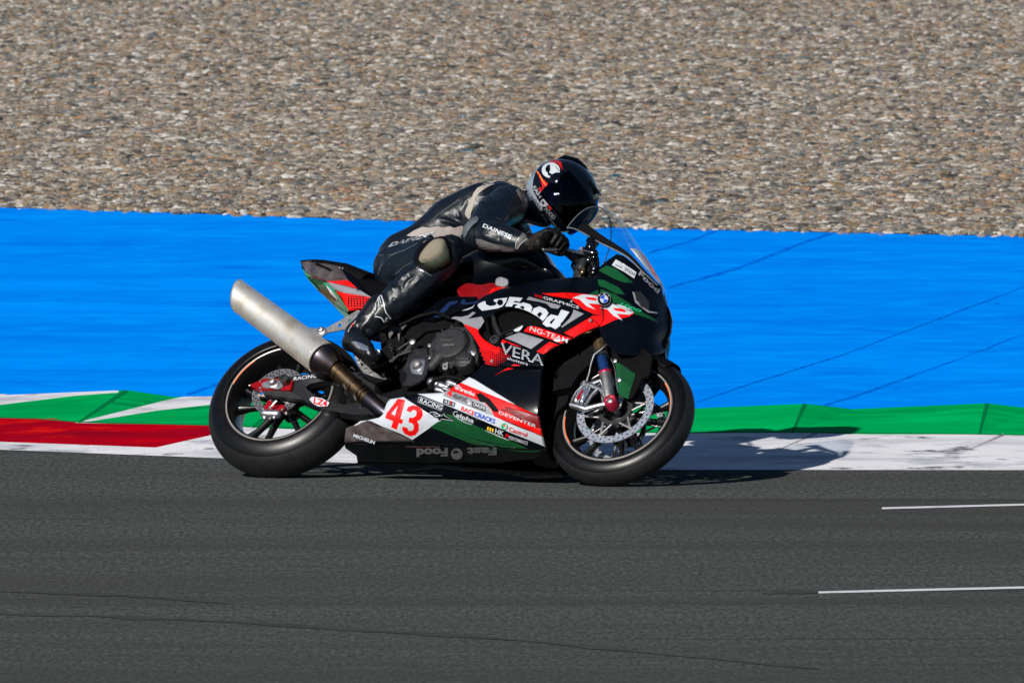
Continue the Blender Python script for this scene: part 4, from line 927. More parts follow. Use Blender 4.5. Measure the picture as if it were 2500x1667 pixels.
# inside the air vent
panel('air_duct', C('5', (700, 480), (900, 300), (1200, 230), (1650, 420), (1600, 560), (1100, 740), (900, 800)), lambda x, y: FS(x, y) - .05, 'black_plastic', fair, bev=0)
for pts, r_, mm_ in ((((960, 370), (985, 480), (1060, 640)), .009, 'engine_black'), (((870, 395), (900, 560), (940, 700)), .008, 'black_plastic'), (((1000, 640), (1180, 560), (1340, 480)), .007, 'black_plastic')):
    q = MB(); q.tube([PT(*c('5', x, y), float(FS(*c('5', x, y))[0]) - .022) for x, y in pts], r_, 10); q.build('duct_strut', mm_, fair)
q = MB(); q.lathe(PT(*c('5', 995, 700), float(FS(*c('5', 995, 700))[0]) - .015), Y, [(.021, -.02), (.021, .016), (.017, .020), (.010, .020), (.009, .010), (.0002, .010)], 24); q.build('crash_bobbin', 'engine_black', bike)
panel('duct_plate', C('5', (1205, 520), (1270, 510), (1345, 482), (1335, 520), (1290, 570), (1230, 572)), lambda x, y: FS(x, y) - .02, 'white_paint', fair, thick=.002, bev=0)
panel('duct_plate', C('5', (1110, 600), (1150, 560), (1210, 570), (1220, 595), (1130, 625)), lambda x, y: FS(x, y) - .024, 'engine_black', fair, thick=.002, bev=0)

# ---- belly pan
BS = Surf([(*c('4', 110, 880), .12), (*c('4', 345, 795), .16), (*c('4', 560, 600), .20), (*c('4', 740, 545), .215), (*c('4', 1190, 495), .225), (*c('4', 1470, 320), .235), (*c('4', 1640, 160), .238), (*c('4', 2280, 200), .235),
           (*c('4', 2300, 700), .205), (*c('4', 1900, 600), .225), (*c('4', 1500, 650), .215), (*c('4', 1100, 800), .175), (*c('4', 700, 850), .155), (*c('4', 1900, 900), .17), (*c('4', 2250, 1000), .13),
           (*c('4', 95, 1040), .075), (*c('4', 900, 1045), .078), (*c('4', 1600, 1090), .078), (*c('4', 2140, 1130), .08), (*c('4', 2310, 1110), .085)])
bo_ = C('4', (95, 1042), (98, 980), (110, 882), (240, 828), (262, 805), (345, 795), (480, 765), (520, 730), (545, 650), (565, 600), (600, 562), (740, 540), (880, 505), (1190, 492), (1250, 452), (1385, 378), (1470, 320), (1585, 225), (1635, 165), (1690, 168), (1850, 180), (2100, 190), (2285, 195), (2270, 400), (2250, 560), (2240, 740), (2285, 960), (2315, 1085), (2318, 1120), (2140, 1128), (1600, 1088), (900, 1042))
bp_ = []
bp_ += [(C('4', (80, 1060), (80, 860), (345, 795), (845, 1010), (900, 1060)), 8)]
bp_ += [(C('4', (200, 860), (260, 790), (480, 740), (560, 560), (745, 530), (755, 545), (1150, 800), (845, 1010), (345, 797)), 3)]
bp_ += [(C('4', (885, 480), (1190, 480), (1240, 455), (1190, 512), (1640, 610), (1745, 748), (2330, 990), (2330, 1092), (2305, 1085), (1900, 920), (1300, 660), (905, 507)), 3)]
bp_ += [(C('4', (1240, 450), (1380, 380), (1600, 470), (1760, 525), (2235, 745), (2330, 985), (2290, 975), (1745, 750), (1640, 600), (1250, 462)), 1)]
bp_ += [(C('4', (1850, 640), (2235, 745), (2290, 900), (2260, 890), (1900, 700)), 5)]
bp_ += [(C('4', (1180, 522), (1245, 458), (1640, 600), (1700, 660), (1750, 748)), 2)]
bp_ += [(C('4', (1375, 378), (1470, 318), (1530, 345), (1990, 625), (1900, 590), (1650, 490)), 3)]
bp_ += [(C('4', (1150, 795), (1310, 800), (1200, 725), (1290, 735), (1600, 880), (2090, 1090), (2160, 1135), (1600, 1095), (1040, 870)), 4)]
bp_ += [(C('4', (1545, 505), (1600, 490), (1645, 525), (1700, 560), (1795, 680), (1790, 705), (1740, 700), (1650, 600), (1590, 590)), 7)]
bp_ += [(C('4', (1745, 305), (1900, 215), (2060, 172), (2000, 215), (1850, 250)), 1)]
for k, (a_1, b_1) in enumerate(((830, 1085), (858, 1090), (885, 1100), (915, 1100), (950, 1100))):
    bp_ += [(stroke(C('4', (1120 - k * 18, a_1 - 10), (1500 - k * 60, b_1 - 90 + k * 8), (1990 - k * 130, b_1 + 12)), .9), 0)]
bp_ += [(stroke(C('4', (1500, 560), (1480, 640)), .7), 0)]
bp_ += [(C('4', (690, 556), (768, 572), (712, 778), (745, 790), (730, 838), (697, 826), (672, 900), (608, 872), (632, 806), (543, 770), (560, 715)), 1), (C('4', (612, 722), (684, 634), (652, 744)), 3)]
bp_ += [(C('4', (778, 688), (800, 645), (850, 628), (910, 640), (955, 682), (960, 740), (932, 788), (897, 805), (917, 840), (915, 912), (880, 958), (820, 972), (760, 945), (733, 900), (735, 862), (792, 880), (802, 908), (835, 914), (858, 892), (860, 852), (843, 828), (800, 815), (813, 762), (850, 768), (884, 745), (893, 702), (870, 680), (842, 686), (828, 708)), 1)]
belly = panel('belly_pan', bo_, BS, FM + ['brown_carbon'], bike, paints=bp_, both=True, round_=3, plain=True)
US_ = Surf([(*c('4', 95, 1042), .075), (*c('4', 900, 1042), .078), (*c('4', 1600, 1088), .078), (*c('4', 2140, 1128), .08), (*c('4', 2318, 1118), .085), (*c('4', 235, 1180), -.01), (*c('4', 240, 1255), -.06), (*c('4', 900, 1275), -.07), (*c('4', 1600, 1290), -.07), (*c('4', 2200, 1240), -.01), (*c('4', 900, 1160), .005), (*c('4', 1600, 1180), .01)])
und = panel('belly_underside', C('4', (95, 1042), (900, 1042), (1600, 1088), (2140, 1128), (2318, 1120), (2250, 1220), (1600, 1290), (900, 1275), (238, 1255), (225, 1180), (150, 1130), (100, 1095)), US_, FM, bike, both=False, round_=2,
      paints=[(C('4', (1600, 1090), (2150, 1130), (2318, 1120), (2100, 1200), (1750, 1230), (1500, 1100)), 4), (C('4', (760, 1072), (1165, 1076), (1165, 1096), (760, 1092)), 5), (C('4', (1260, 1210), (1420, 1170), (1640, 1200), (1560, 1240), (1400, 1235)), 5)])
text('Fast', '4', (1775, 1096), (1450, 1100), (0, 78), 'silver_paint', US_, und, bold=.05)
text('Food', '4', (1235, 1104), (890, 1112), (0, 84), 'silver_paint', US_, und, bold=.05)
disc_print(*c('4', 1335, 1165), 14, US_, 'silver_paint', und, .003); disc_print(*c('4', 1325, 1160), 7, US_, 'black_paint', und, .0035, 3.2, 5.9)
text('RACING-TEAM', '4', (1145, 1080), (775, 1080), (0, 11), 'grey_letter', US_, und)
# prints on the belly pan
text('RACING', '4', (922, 590), (1168, 678), (14, -42), 'white_paint', BS, belly)
for pts in (((915, 540), (930, 535), (1190, 632), (1165, 690), (905, 592), (915, 540)),):
    po = np.array(stroke(C('4', *pts), .9)); n = len(po); mkobj('print_frame', PT(po[:, 0], po[:, 1], BS(po[:, 0], po[:, 1]) + .002), [(i, i + 1, n - 2 - i, n - 1 - i) for i in range(n // 2 - 1)], 'white_paint', belly, smooth=False)
text('brembo', '4', (1370, 468), (1530, 530), (8, -42), 'white_paint', BS, belly, bold=.03)
x_, y_ = c('4', 1342, 430); disc_print(x_, y_, 6.4, BS, 'white_paint', belly, .002, r_in=5.0); disc_print(x_, y_, 3.4, BS, 'white_paint', belly, .002, r_in=1.4)
text('AKRAPOVIČ', '4', (1288, 545), (1445, 603), (8, -52), 'black_paint', BS, belly, bold=0)
def pprint(name, t, pts, m, surf, par, off=.0021):
    Q_ = np.array(C(t, *pts)); return mkobj(name, PT(Q_[:, 0], Q_[:, 1], surf(Q_[:, 0], Q_[:, 1]) + off), [tuple(range(len(pts)))[::-1]], m, par, smooth=False)
pprint('emblem', '4', ((1225, 505), (1240, 478), (1285, 470), (1275, 495), (1288, 515), (1250, 540), (1255, 515)), 'red_paint', BS, belly)
pprint('print_box', '4', ((1505, 585), (1655, 640), (1655, 695), (1505, 640)), 'black_paint', BS, belly); text('ÖHLINS', '4', (1515, 632), (1650, 682), (5, -36), 'white_paint', BS, belly, off=.003, bold=.02)
pprint('print_box', '4', ((1190, 555), (1320, 600), (1305, 650), (1180, 605)), 'black_paint', BS, belly); text('RS', '4', (1200, 602), (1255, 622), (6, -34), 'white_paint', BS, belly, off=.003); text('€', '4', (1278, 632), (1308, 642), (6, -34), 'white_paint', BS, belly, off=.003); text('Y', '4', (1255, 622), (1280, 632), (6, -38), 'red_paint', BS, belly, off=.003, bold=.03)
text('RACE', '4', (1378, 682), (1522, 742), (14, -44), 'red_paint', BS, belly, bold=.02); text('CRACKS', '4', (1524, 743), (1750, 832), (14, -46), 'blue_decal', BS, belly, bold=.02)
text('alpha', '4', (1325, 750), (1520, 822), (10, -40), 'white_paint', BS, belly, bold=.02)
text('RACING', '4', (1400, 790), (1515, 832), (5, -16), 'white_paint', BS, belly, bold=0)
po = np.array(stroke(C('4', (1345, 700), (1310, 700), (1295, 718), (1310, 745), (1360, 785), (1430, 820), (1500, 842)), 1.4)); n = len(po); mkobj('print_frame', PT(po[:, 0], po[:, 1], BS(po[:, 0], po[:, 1]) + .002), [(i, i + 1, n - 2 - i, n - 1 - i) for i in range(n // 2 - 1)], 'white_paint', belly, smooth=False)
text('DEVENTER', '4', (1800, 722), (2208, 878), (6, -32), 'white_paint', BS, belly); text('MOTOPORT', '4', (1825, 690), (2200, 800), (6, -34), 'dark_red_paint', BS, belly, bold=.02)
text('Castrol', '4', (1905, 910), (2105, 978), (12, -46), 'red_paint', BS, belly, bold=.01); x_, y_ = c('4', 1862, 862)
disc_print(x_, y_, 8.2, BS, 'bright_green', belly, .0022); disc_print(x_, y_, 6.2, BS, 'white_paint', belly, .0027, -1.2, 2.0); pprint('emblem', '4', ((1850, 840), (1885, 862), (1885, 872), (1845, 852)), 'red_paint', BS, belly, .0032)
text('HK', '4', (1755, 935), (1850, 968), (8, -50), 'white_paint', BS, belly, bold=.03); text('SUSPENSION', '4', (1655, 918), (1838, 992), (4, -14), 'white_paint', BS, belly, bold=0)
for k in range(3): pprint('emblem', '4', [(1672 + k * 26, 868 + k * 10), (1690 + k * 26, 866 + k * 10), (1684 + k * 26, 905 + k * 10), (1670 + k * 26, 900 + k * 10)], 'bright_yellow', BS, belly)
text('JM', '4', (1865, 972), (1905, 985), (6, -34), 'red_paint', BS, belly); text('PERFORMANCE', '4', (1908, 1002), (2115, 1068), (6, -38), 'white_paint', BS, belly, bold=.01)
text('MICHELIN', '4', (190, 975), (425, 1058), (10, -32), 'white_paint', BS, belly, bold=.04)
# star and swoosh mark in white outline
po = np.array(stroke(C('4', (1150, 745), (1100, 705), (1050, 705), (1025, 725), (1045, 755), (1120, 770), (1145, 810), (1165, 780), (1298, 800), (1200, 745), (1195, 720), (1170, 745), (1110, 720), (1075, 725), (1095, 745), (1150, 750)), 1.3)); n = len(po)
mkobj('emblem', PT(po[:, 0], po[:, 1], BS(po[:, 0], po[:, 1]) + .0025), [(i, i + 1, n - 2 - i, n - 1 - i) for i in range(n // 2 - 1)], 'white_paint', belly, smooth=False)

# ---- nose cowl, screen
def WP(x, y, wd): return (*c('W', x, y), wd)
NS = Surf([WP(330, 770, .175), WP(400, 600, .165), WP(540, 470, .150), WP(640, 500, .135), WP(760, 600, .11), WP(900, 720, .07), WP(985, 800, .03), WP(1010, 860, .02),
           WP(350, 900, .19), WP(420, 1150, .195), WP(600, 1000, .175), WP(600, 1300, .165), WP(800, 1000, .13), WP(800, 1300, .125), WP(960, 1000, .07), WP(980, 1200, .06), WP(980, 1380, .04), WP(1050, 1000, .01), WP(1075, 1100, .0), WP(1070, 1220, .0), WP(1030, 1330, .0), WP(600, 700, .15), WP(500, 800, .17)])
no = C('W', (400, 602), (470, 540), (572, 470), (640, 490), (740, 570), (840, 640), (930, 720), (1000, 785), (1015, 860), (1045, 940), (1085, 1020), (1105, 1110), (1092, 1220), (1068, 1275), (1075, 1310), (1040, 1380), (1000, 1420), (900, 1440), (700, 1440), (560, 1420), (480, 1340), (420, 1250), (400, 1170), (420, 1160), (360, 1000), (300, 860), (385, 815), (370, 700), (398, 640))
np_ = [(C('W', (398, 628), (470, 580), (560, 610), (730, 745), (650, 745), (560, 715), (420, 640)), 4), (C('W', (362, 712), (450, 720), (590, 790), (650, 860), (560, 850), (470, 800), (380, 770)), 4),
       (C('W', (300, 862), (385, 815), (430, 812), (560, 860), (690, 940), (720, 965), (968, 1105), (930, 1112), (760, 1050), (640, 1000), (560, 960), (470, 930), (300, 880)), 4)]
np_ += [(C('W', (720, 830), (742, 840), (760, 915), (880, 1015), (965, 1030), (955, 1042), (870, 1032), (748, 935)), 2)]
np_ += [(C('W', (150, 850), (300, 862), (380, 868), (500, 935), (700, 1010), (735, 1040), (690, 1070), (560, 1100), (420, 1165), (400, 1165), (300, 1000)), 1)]
np_ += [(C('W', (405, 988), (505, 948), (610, 955), (700, 995), (735, 1030), (690, 1052), (610, 1045), (570, 1042), (628, 1108), (540, 1062), (480, 1000)), 3), (C('W', (530, 988), (620, 992), (668, 1018), (650, 1028), (560, 1012)), 1)]
NSf = NS; NS = lambda x, y: np.maximum(NSf(x, y), .0)
nose = panel('nose_cowl', no, NS, FM, bike, paints=np_, both=True, round_=3, bev=.001)
text('1000', 'W', (605, 958), (800, 1030), (14, -22), 'bright_green', NS, nose, off=.003, bold=.03)
pprint('sticker', 'W', ((525, 578), (562, 522), (640, 565), (760, 645), (738, 705), (640, 640)), 'white_paint', NS, nose, .003); text('272219', 'W', (645, 622), (740, 682), (6, -26), 'black_paint', NS, nose, off=.0042, bold=0); text('SHTMV', 'W', (556, 580), (620, 612), (4, -16), 'black_paint', NS, nose, off=.0042, bold=0)
text('Fast', 'W', (610, 548), (760, 640), (18, -34), 'black_paint', NS, nose, off=.0046, bold=.03)
text('Food', 'W', (775, 665), (965, 850), (24, -34), 'silver_paint', NS, nose, off=.003, bold=.03)
pprint('headlight_recess', 'W', ((745, 830), (800, 830), (880, 930), (880, 1010), (800, 970), (765, 900)), 'engine_black', NS, nose, .002)
# screen: rings from near edge over the top to the far edge
near_ = [(95, 222), (150, 225), (250, 270), (400, 358), (540, 425), (680, 505), (820, 640), (960, 770)]
nw = [.165, .168, .168, .164, .155, .140, .105, .055]
cen_ = [(470, 96), (560, 120), (650, 215), (735, 345), (810, 460), (880, 575), (950, 690), (1010, 800)]
P_n = [L(*c('W', *p), w_) for p, w_ in zip(near_, nw)]; P_c = [L(*c('W', p[0] + 12, p[1] - 2), 0.0) for p in cen_]
def spl(P, k):
    P = np.array(P); t = np.linspace(0, len(P) - 1, k); out = []
    for a in t:
        i = min(int(a), len(P) - 2); f_ = a - i; p0, p1, p2, p3 = P[max(i - 1, 0)], P[i], P[i + 1], P[min(i + 2, len(P) - 1)]
        out.append(.5 * ((2 * p1) + (-p0 + p2) * f_ + (2 * p0 - 5 * p1 + 4 * p2 - p3) * f_ ** 2 + (-p0 + 3 * p1 - 3 * p2 + p3) * f_ ** 3))
    return np.array(out)
Pn, Pc = spl(P_n, 26), spl(P_c, 26); V = []; K = 25
for a, b_ in zip(Pn, Pc):
    far_ = a * np.array([1, -1, 1])
    for k in range(K):
        t = math.pi * k / (K - 1); s_ = math.sin(t); cth = math.cos(t)
        y_l = a[1] * cth; e = s_ ** .9
        V.append([a[0] + (b_[0] - a[0]) * e, y_l, a[2] + (b_[2] - a[2]) * e])
n1_ = len(V); V2_ = [list(np.array(v) * [.985, .975, .993]) for v in V]
scr = mkobj('windscreen', V, [(i * K + k, i * K + k + 1, (i + 1) * K + k + 1, (i + 1) * K + k) for i in range(25) for k in range(K - 1)], 'clear_screen', bike, angle=80)
q = MB()
q.tube([V[k] for k in range(K)], .0022, 8); q.tube([V[i * K] for i in range(26)], .0028, 8); q.tube([V[i * K + K - 1] for i in range(26)], .0028, 8); q.build('screen_edge', 'armour_grey', scr)
# dark printed border along the near edge and the number on the front
bd = MB(); rows_ = range(5, 26)
bv = [np.array(V[i * K]) * (1 - f_) + np.array(V[i * K + 1]) * f_ + Y * .001 for i in rows_ for f_ in (0, .7, 1.4)]
bd.add(bv, [(j * 3 + k, j * 3 + k + 1, (j + 1) * 3 + k + 1, (j + 1) * 3 + k) for j in range(len(rows_) - 1) for k in (0, 1)]); bd.build('screen_border', 'black_plastic', scr)
def scr_pt(i, k):      # i along, k across (floats)
    i0, k0 = min(int(i), 24), min(int(k), K - 2); fi, fk = i - i0, k - k0; g_ = lambda a, b_: np.array(V[a * K + b_])
    return g_(i0, k0) * (1 - fi) * (1 - fk) + g_(i0 + 1, k0) * fi * (1 - fk) + g_(i0, k0 + 1) * (1 - fi) * fk + g_(i0 + 1, k0 + 1) * fi * fk
cenm = np.mean(V, 0)
def on_screen(name, poly, m, off):
    n = 10; Vv = []; 
    V2q, Tq = cdt([poly], [(a, b_) for a in np.arange(15, 26, .8) for b_ in np.arange(3, 22, .8) if inpoly([a], [b_], poly)[0]]); cn = np.array([V2q[t].mean(0) for t in Tq]); Tq = [t for t, q_ in zip(Tq, inpoly(cn[:, 0], cn[:, 1], poly)) if q_]
    for a, b_ in V2q:
        p = scr_pt(a, b_); d_ = nrm(p - np.array([cenm[0] - .05, 0, cenm[2] - .1])); Vv.append(p + d_ * off)
    return mkobj(name, Vv, Tq, m, scr)
on_screen('number_plate', [(16.5, 3.5), (16.0, 15), (25, 16), (25, 3.5)], 'white_paint', .0015)
for po_ in ([(17.3, 7.2), (17.3, 9.4), (25, 9.8), (25, 7.6)], [(17.3, 9.2), (21.6, 13.4), (23, 13.4), (23, 5.4), (21.6, 5.4), (21.6, 12.2), (19.2, 9.2)]): on_screen('number_digit', po_, 'red_paint', .003)
# flat front air intake block and dark inner nose
q = MB(); q.tube([L(*c('W', 560, 900), 0), L(*c('W', 780, 1100), 0), L(*c('W', 930, 1250), 0)], [(.15, .10), (.12, .10), (.06, .05)], 24, flat=(0, 1, 0)); q.build('nose_core', 'black_plastic', nose)

# ---- cockpit: clip-ons, levers, reservoirs, yoke
ck = bpy.data.objects.new('cockpit', None); COL.objects.link(ck); ck.parent = bike
GR0 = L(1412, 640, .13); GR1 = L(1336, 578, .315)
q = MB(); q.tube([GR0, GR1], .0145, 14); q.build('clip_on', 'engine_black', ck)
q = MB(); a_, b_ = GR0 * .38 + GR1 * .62, GR1; q.tube([a_, b_], .0195, 16); q.lathe(b_, nrm(b_ - a_), [(.021, 0), (.021, .010), (.015, .018), (.0002, .018)], 16); q.build('grip', 'black_plastic', ck)
mr_ = lambda p: np.array([p[0], -p[1], p[2]])
q = MB(); q.tube([mr_(GR0), mr_(GR1)], .0145, 14); q.build('clip_on', 'engine_black', ck)
q = MB(); q.tube([mr_(a_), mr_(b_)], .0195, 16); q.build('grip', 'black_plastic', ck)
q = MB(); q.tube([L(*c('A', x, y), w_) for x, y, w_ in ((1330, 640, .325), (1400, 650, .30), (1550, 630, .26), (1700, 650, .22), (1860, 690, .17), (1950, 690, .15))], [(.004, .006), (.005, .007), (.005, .008), (.005, .008), (.006, .010), (.009, .012)], 12); q.build('brake_lever', 'steel', ck)
q = MB(); q.lathe(L(*c('A', 2025, 580), .15), Zd, [(.0002, -.022), (.020, -.022), (.022, -.018), (.022, .010), (.026, .012), (.026, .022), (.022, .026), (.0002, .026)], 24); q.build('fluid_reservoir', 'helmet_black', ck, angle=30)
q = MB(); q.capsule([L(*c('A', 1900, 660), .16), L(*c('A', 2060, 700), .15)], [.016, .018], 14); q.capsule([L(*c('A', 2040, 640), .15), L(*c('A', 2060, 760), .14)], [.012, .014], 12); q.build('master_cylinder', 'helmet_black', ck)
q = MB(); q.lathe(L(*c('A', 1880, 640), .17), Y, [(.008, -.01), (.008, .006), (.0002, .006)], 10); q.build('lever_adjuster', 'aluminium', ck)
fk_d = nrm(L(1470, 850, .11) - L(1487, 965, .11)); top_ = L(1487, 965, .11) + fk_d * .60
for sg in (1, -1):
    f_ = (lambda p: p) if sg == 1 else mr_
    q = MB(); tp = f_(L(*c('A', 1880, 940), .112)); bt = f_(L(*c('A', 1850, 1010), .112)); q.tube([bt - fk_d * .15, bt, tp, tp + fk_d * .07], .026, 18); q.lathe(tp + fk_d * .07, fk_d, [(.026, 0), (.026, .012), (.012, .016), (.012, .024), (.0002, .024)], 18); q.build('fork_top', 'engine_black', ck)
for x, y, r_, wd, m_ in ((2000, 760, .018, .13, 'helmet_black'), (2060, 820, .016, .12, 'engine_dark'), (1890, 860, .018, .14, 'engine_black'), (1990, 900, .026, .10, 'engine_dark'), (2070, 940, .018, .12, 'helmet_black'), (1900, 950, .009, .15, 'fork_brown'), (2060, 910, .005, .15, 'aluminium'), (1860, 1010, .010, .14, 'engine_black')):
    q = MB(); p_ = L(*c('A', x, y), wd); q.capsule([p_ - Zd * r_ * .8, p_ + Zd * r_ * .8], [r_, r_ * .9], 12); q.build('cockpit_fitting', m_, ck)
q = MB(); q.tube([L(*c('A', 2040, 700), .14), L(*c('A', 2110, 760), .13), L(*c('A', 2120, 860), .12), L(*c('A', 2060, 980), .12)], .006, 10); q.tube([L(*c('A', 1760, 830), .14), L(*c('A', 1745, 880), .13), L(*c('A', 1790, 960), .12)], .006, 10); q.build('brake_hose', 'black_plastic', ck)
plate('top_yoke', C('A', (1850, 900), (2080, 880), (2200, 1000), (2100, 1080), (1880, 1060)), .12, .24, 'engine_dark', ck)
plate('instrument_panel', C('W', (395, 610), (560, 480), (640, 520), (600, 680), (420, 720)), .09, .18, 'black_plastic', ck)

# ---- front fork, caliper, mudguard
fk = bpy.data.objects.new('front_fork', None); COL.objects.link(fk); fk.parent = bike
for sg in (1, -1):
    f_ = (lambda p: p) if sg == 1 else mr_
    def leg(t0, t1, r, m, nm):
        q = MB(); q.tube([f_(t0), f_(t1)], r, 24); return q.build(nm, m, fk)
    pA, pB, pC, pD, pE, pF = [L(*c('6', x, y), .110) for x, y in ((668, 10), (690, 165), (700, 225), (735, 375), (745, 430), (775, 640))]
    leg(pA, pB, .0285, 'fork_brown', 'fork_tube'); leg(pB, pC, .0305, 'engine_black', 'fork_clamp'); leg(pC, pD, .0215, 'fork_blue', 'fork_slider')
    q = MB(); q.lathe(f_(pD), f_(pE) - f_(pD), [(.0245, -.004), (.0262, 0), (.0262, .006), (.0245, .009)], 28); q.build('fork_ring', 'anodised_pink', fk)
    q = MB(); q.tube([f_(pD), f_(pE), f_(pE * .3 + pF * .7), f_(pF)], [.0245, .0255, .0255, .021], 28); q.build('fork_bottom', 'steel', fk)
    q = MB(); q.lathe(FAl + Y * sg * .12, Y * sg, [(.0265, -.02), (.0265, .014), (.0235, .022), (.0195, .022), (.0185, .008), (.0002, .008)], 32); q.build('axle_collar', 'anodised_pink', fk)
    q = MB(); q.lathe(FAl + Y * sg * .13, Y * sg, [(.011, -.01), (.011, .006), (.007, .009), (.0002, .009)], 8); q.build('axle_nut', 'steel', fk)
q = MB(); q.tube([FAl + Y * .12, FAl - Y * .12], .012, 16); q.tube([FAl + Y * .112, L(*c('6', 775, 640), .11)], .022, 16); q.build('axle', 'steel', fk)
kc = lambda x, y, w_: L(*c('6', x, y), w_)
q = MB(); q.tube([kc(500, 480, .115), kc(600, 500, .12), kc(690, 540, .12), kc(735, 600, .12)], [(.007, .011), (.007, .010), (.007, .009), (.007, .010)], 12)
q.tube([kc(385, 690, .13), kc(470, 712, .13), kc(540, 735, .13), kc(650, 700, .13), kc(745, 680, .125)], [(.010, .012), (.011, .013), (.011, .013), (.008, .010), (.009, .012)], 14)
q.tube([kc(530, 700, .125), kc(600, 590, .12), kc(650, 540, .12)], .0065, 10); q.tube([kc(570, 490, .12), kc(640, 460, .115), kc(700, 440, .11)], [(.006, .012), (.006, .009), (.006, .008)], 10); q.build('caliper_bracket', 'aluminium', fk)
q = MB(); q.capsule([kc(545, 500, .10), kc(500, 590, .10), kc(455, 670, .10)], [(.026, .021), (.028, .024), (.026, .019)], 18, flat=(0, 1, 0)); q.capsule([kc(560, 540, .12), kc(520, 600, .122), kc(500, 660, .12)], [.011, .013, .010], 12); cal = q.build('front_caliper', 'slider_metal', fk)
plate('caliper_print', C('6', (495, 545), (515, 535), (480, 620), (455, 650), (438, 640), (460, 590)), .129, .002, 'anodised_red', cal)
for x, y in ((560, 490), (455, 672), (520, 470)): bolt(cal, *c('6', x, y), .128, .007)
q = MB(); q.tube([kc(785, 5, .13), kc(760, 70, .14), kc(700, 130, .145), kc(620, 190, .145), kc(590, 280, .14), kc(570, 380, .135), kc(545, 455, .13)], .0035, 10); q.tube([kc(505, 500, .13), kc(440, 560, .13), kc(400, 630, .13), kc(385, 680, .13)], .0028, 10); q.build('brake_hose', 'steel', fk)
q = MB(); q.capsule([mr_(kc(545, 500, .10)), mr_(kc(455, 670, .10))], [(.026, .021), (.026, .019)], 14, flat=(0, 1, 0)); q.build('front_caliper', 'slider_metal', fk)
# mudguard: shell round the top of the tyre, green fork guard
q = MB(); a0_, a1_ = math.radians(57), math.radians(128); V = []; na, nb_ = 26, 13
for i in range(na):
    an = a0_ + (a1_ - a0_) * i / (na - 1); wdt = .068 * (1 - .25 * abs(i / (na - 1) - .5)); dr = np.array([math.cos(an), 0, math.sin(an)])
    for k in range(nb_):
        t = -1.35 + 2.7 * k / (nb_ - 1); V.append(FAl + dr * (.240 + .070 * math.cos(t)) + Y * wdt * math.sin(t) * 1.05)
q.add(V, [(i * nb_ + k, i * nb_ + k + 1, (i + 1) * nb_ + k + 1, (i + 1) * nb_ + k) for i in range(na - 1) for k in range(nb_ - 1)]); mg = q.build('mudguard', 'black_plastic', fk, angle=60)
md = mg.modifiers.new('thickness', 'SOLIDIFY'); md.thickness = .003
plate('fork_guard', C('6', (795, 120), (900, 60), (1120, 120), (1210, 200), (1200, 300), (1175, 420), (1110, 425), (1060, 540), (1010, 620), (970, 640), (880, 600), (858, 560), (850, 440), (835, 340), (790, 230)), .118, .006, 'black_plastic', fk, round_=6, bev=.004)
plate('fork_guard', C('6', (835, 262), (900, 290), (1036, 385), (1020, 450), (980, 560), (965, 635), (885, 602), (860, 560), (852, 440)), .122, .003, 'green_paint', fk, round_=3)
for k in range(6): plate('guard_line', stroke(C('6', (880, 300 + k * 22), (940, 330 + k * 26), (1020, 385 + k * 30)), 1.1), .1232, .0008, 'black_plastic', fk, round_=0)
q = MB(); q.tube([kc(x, y, .124) for x, y in ((790, 230), (812, 270), (830, 330), (842, 430), (850, 500), (862, 575))], .0022, 8); q.build('guard_edge', 'aluminium', fk)
for x, y in ((832, 250), (875, 442)): bolt(fk, *c('6', x, y), .125, .010, m='aluminium')
# ------------------------------------------------------------------ the rider
rider = empty('person', 'rider crouched on the motorcycle in black leathers and dark helmet', 'person', ROOT)
def blob(parts, voxel, iters=6, fac=.5):
    mb = MB()
    for f in parts: f(mb)
    me = bpy.data.meshes.new('tmp'); me.from_pydata(mb.v, [], mb.f); ob = bpy.data.objects.new('tmp', me); COL.objects.link(ob)
    rm_ = ob.modifiers.new('r', 'REMESH'); rm_.mode = 'VOXEL'; rm_.voxel_size = voxel; rm_.use_smooth_shade = True
    s_ = ob.modifiers.new('s', 'SMOOTH'); s_.iterations = iters; s_.factor = fac
    dg = bpy.context.evaluated_depsgraph_get(); e = bpy.data.meshes.new_from_object(ob.evaluated_get(dg))
    V = np.empty(len(e.vertices) * 3); e.vertices.foreach_get('co', V); V = V.reshape(-1, 3)
    Nn = np.empty(len(e.vertices) * 3); e.vertices.foreach_get('normal', Nn); Nn = Nn.reshape(-1, 3)
    Fc = [tuple(p.vertices) for p in e.polygons]; bpy.data.objects.remove(ob); bpy.data.meshes.remove(me); bpy.data.meshes.remove(e)
    return V, Nn, Fc
def cap_(pts, rad, flat=None, seg=24): return lambda mb: mb.capsule([L(x, y, w_) if True else 0 for x, y, w_ in pts], rad, seg, flat=flat)
FY = (0, 1, 0)
viewl = nrm(camL)
def fold(V, Nn, lines):
    Q = PX(V); front = (Nn @ viewl) > -.2
    for pts, amp, sg in lines:
        dd = pdist(Q[:, 0], Q[:, 1], pts, closed=False); P = np.array(pts)
        ends = np.minimum(np.hypot(*(Q - P[0]).T), np.hypot(*(Q - P[-1]).T)); tap = np.clip(ends / 12, .25, 1)
        V = V + Nn * (amp * np.exp(-(dd / sg) ** 2) * tap * front)[:, None]
    return V
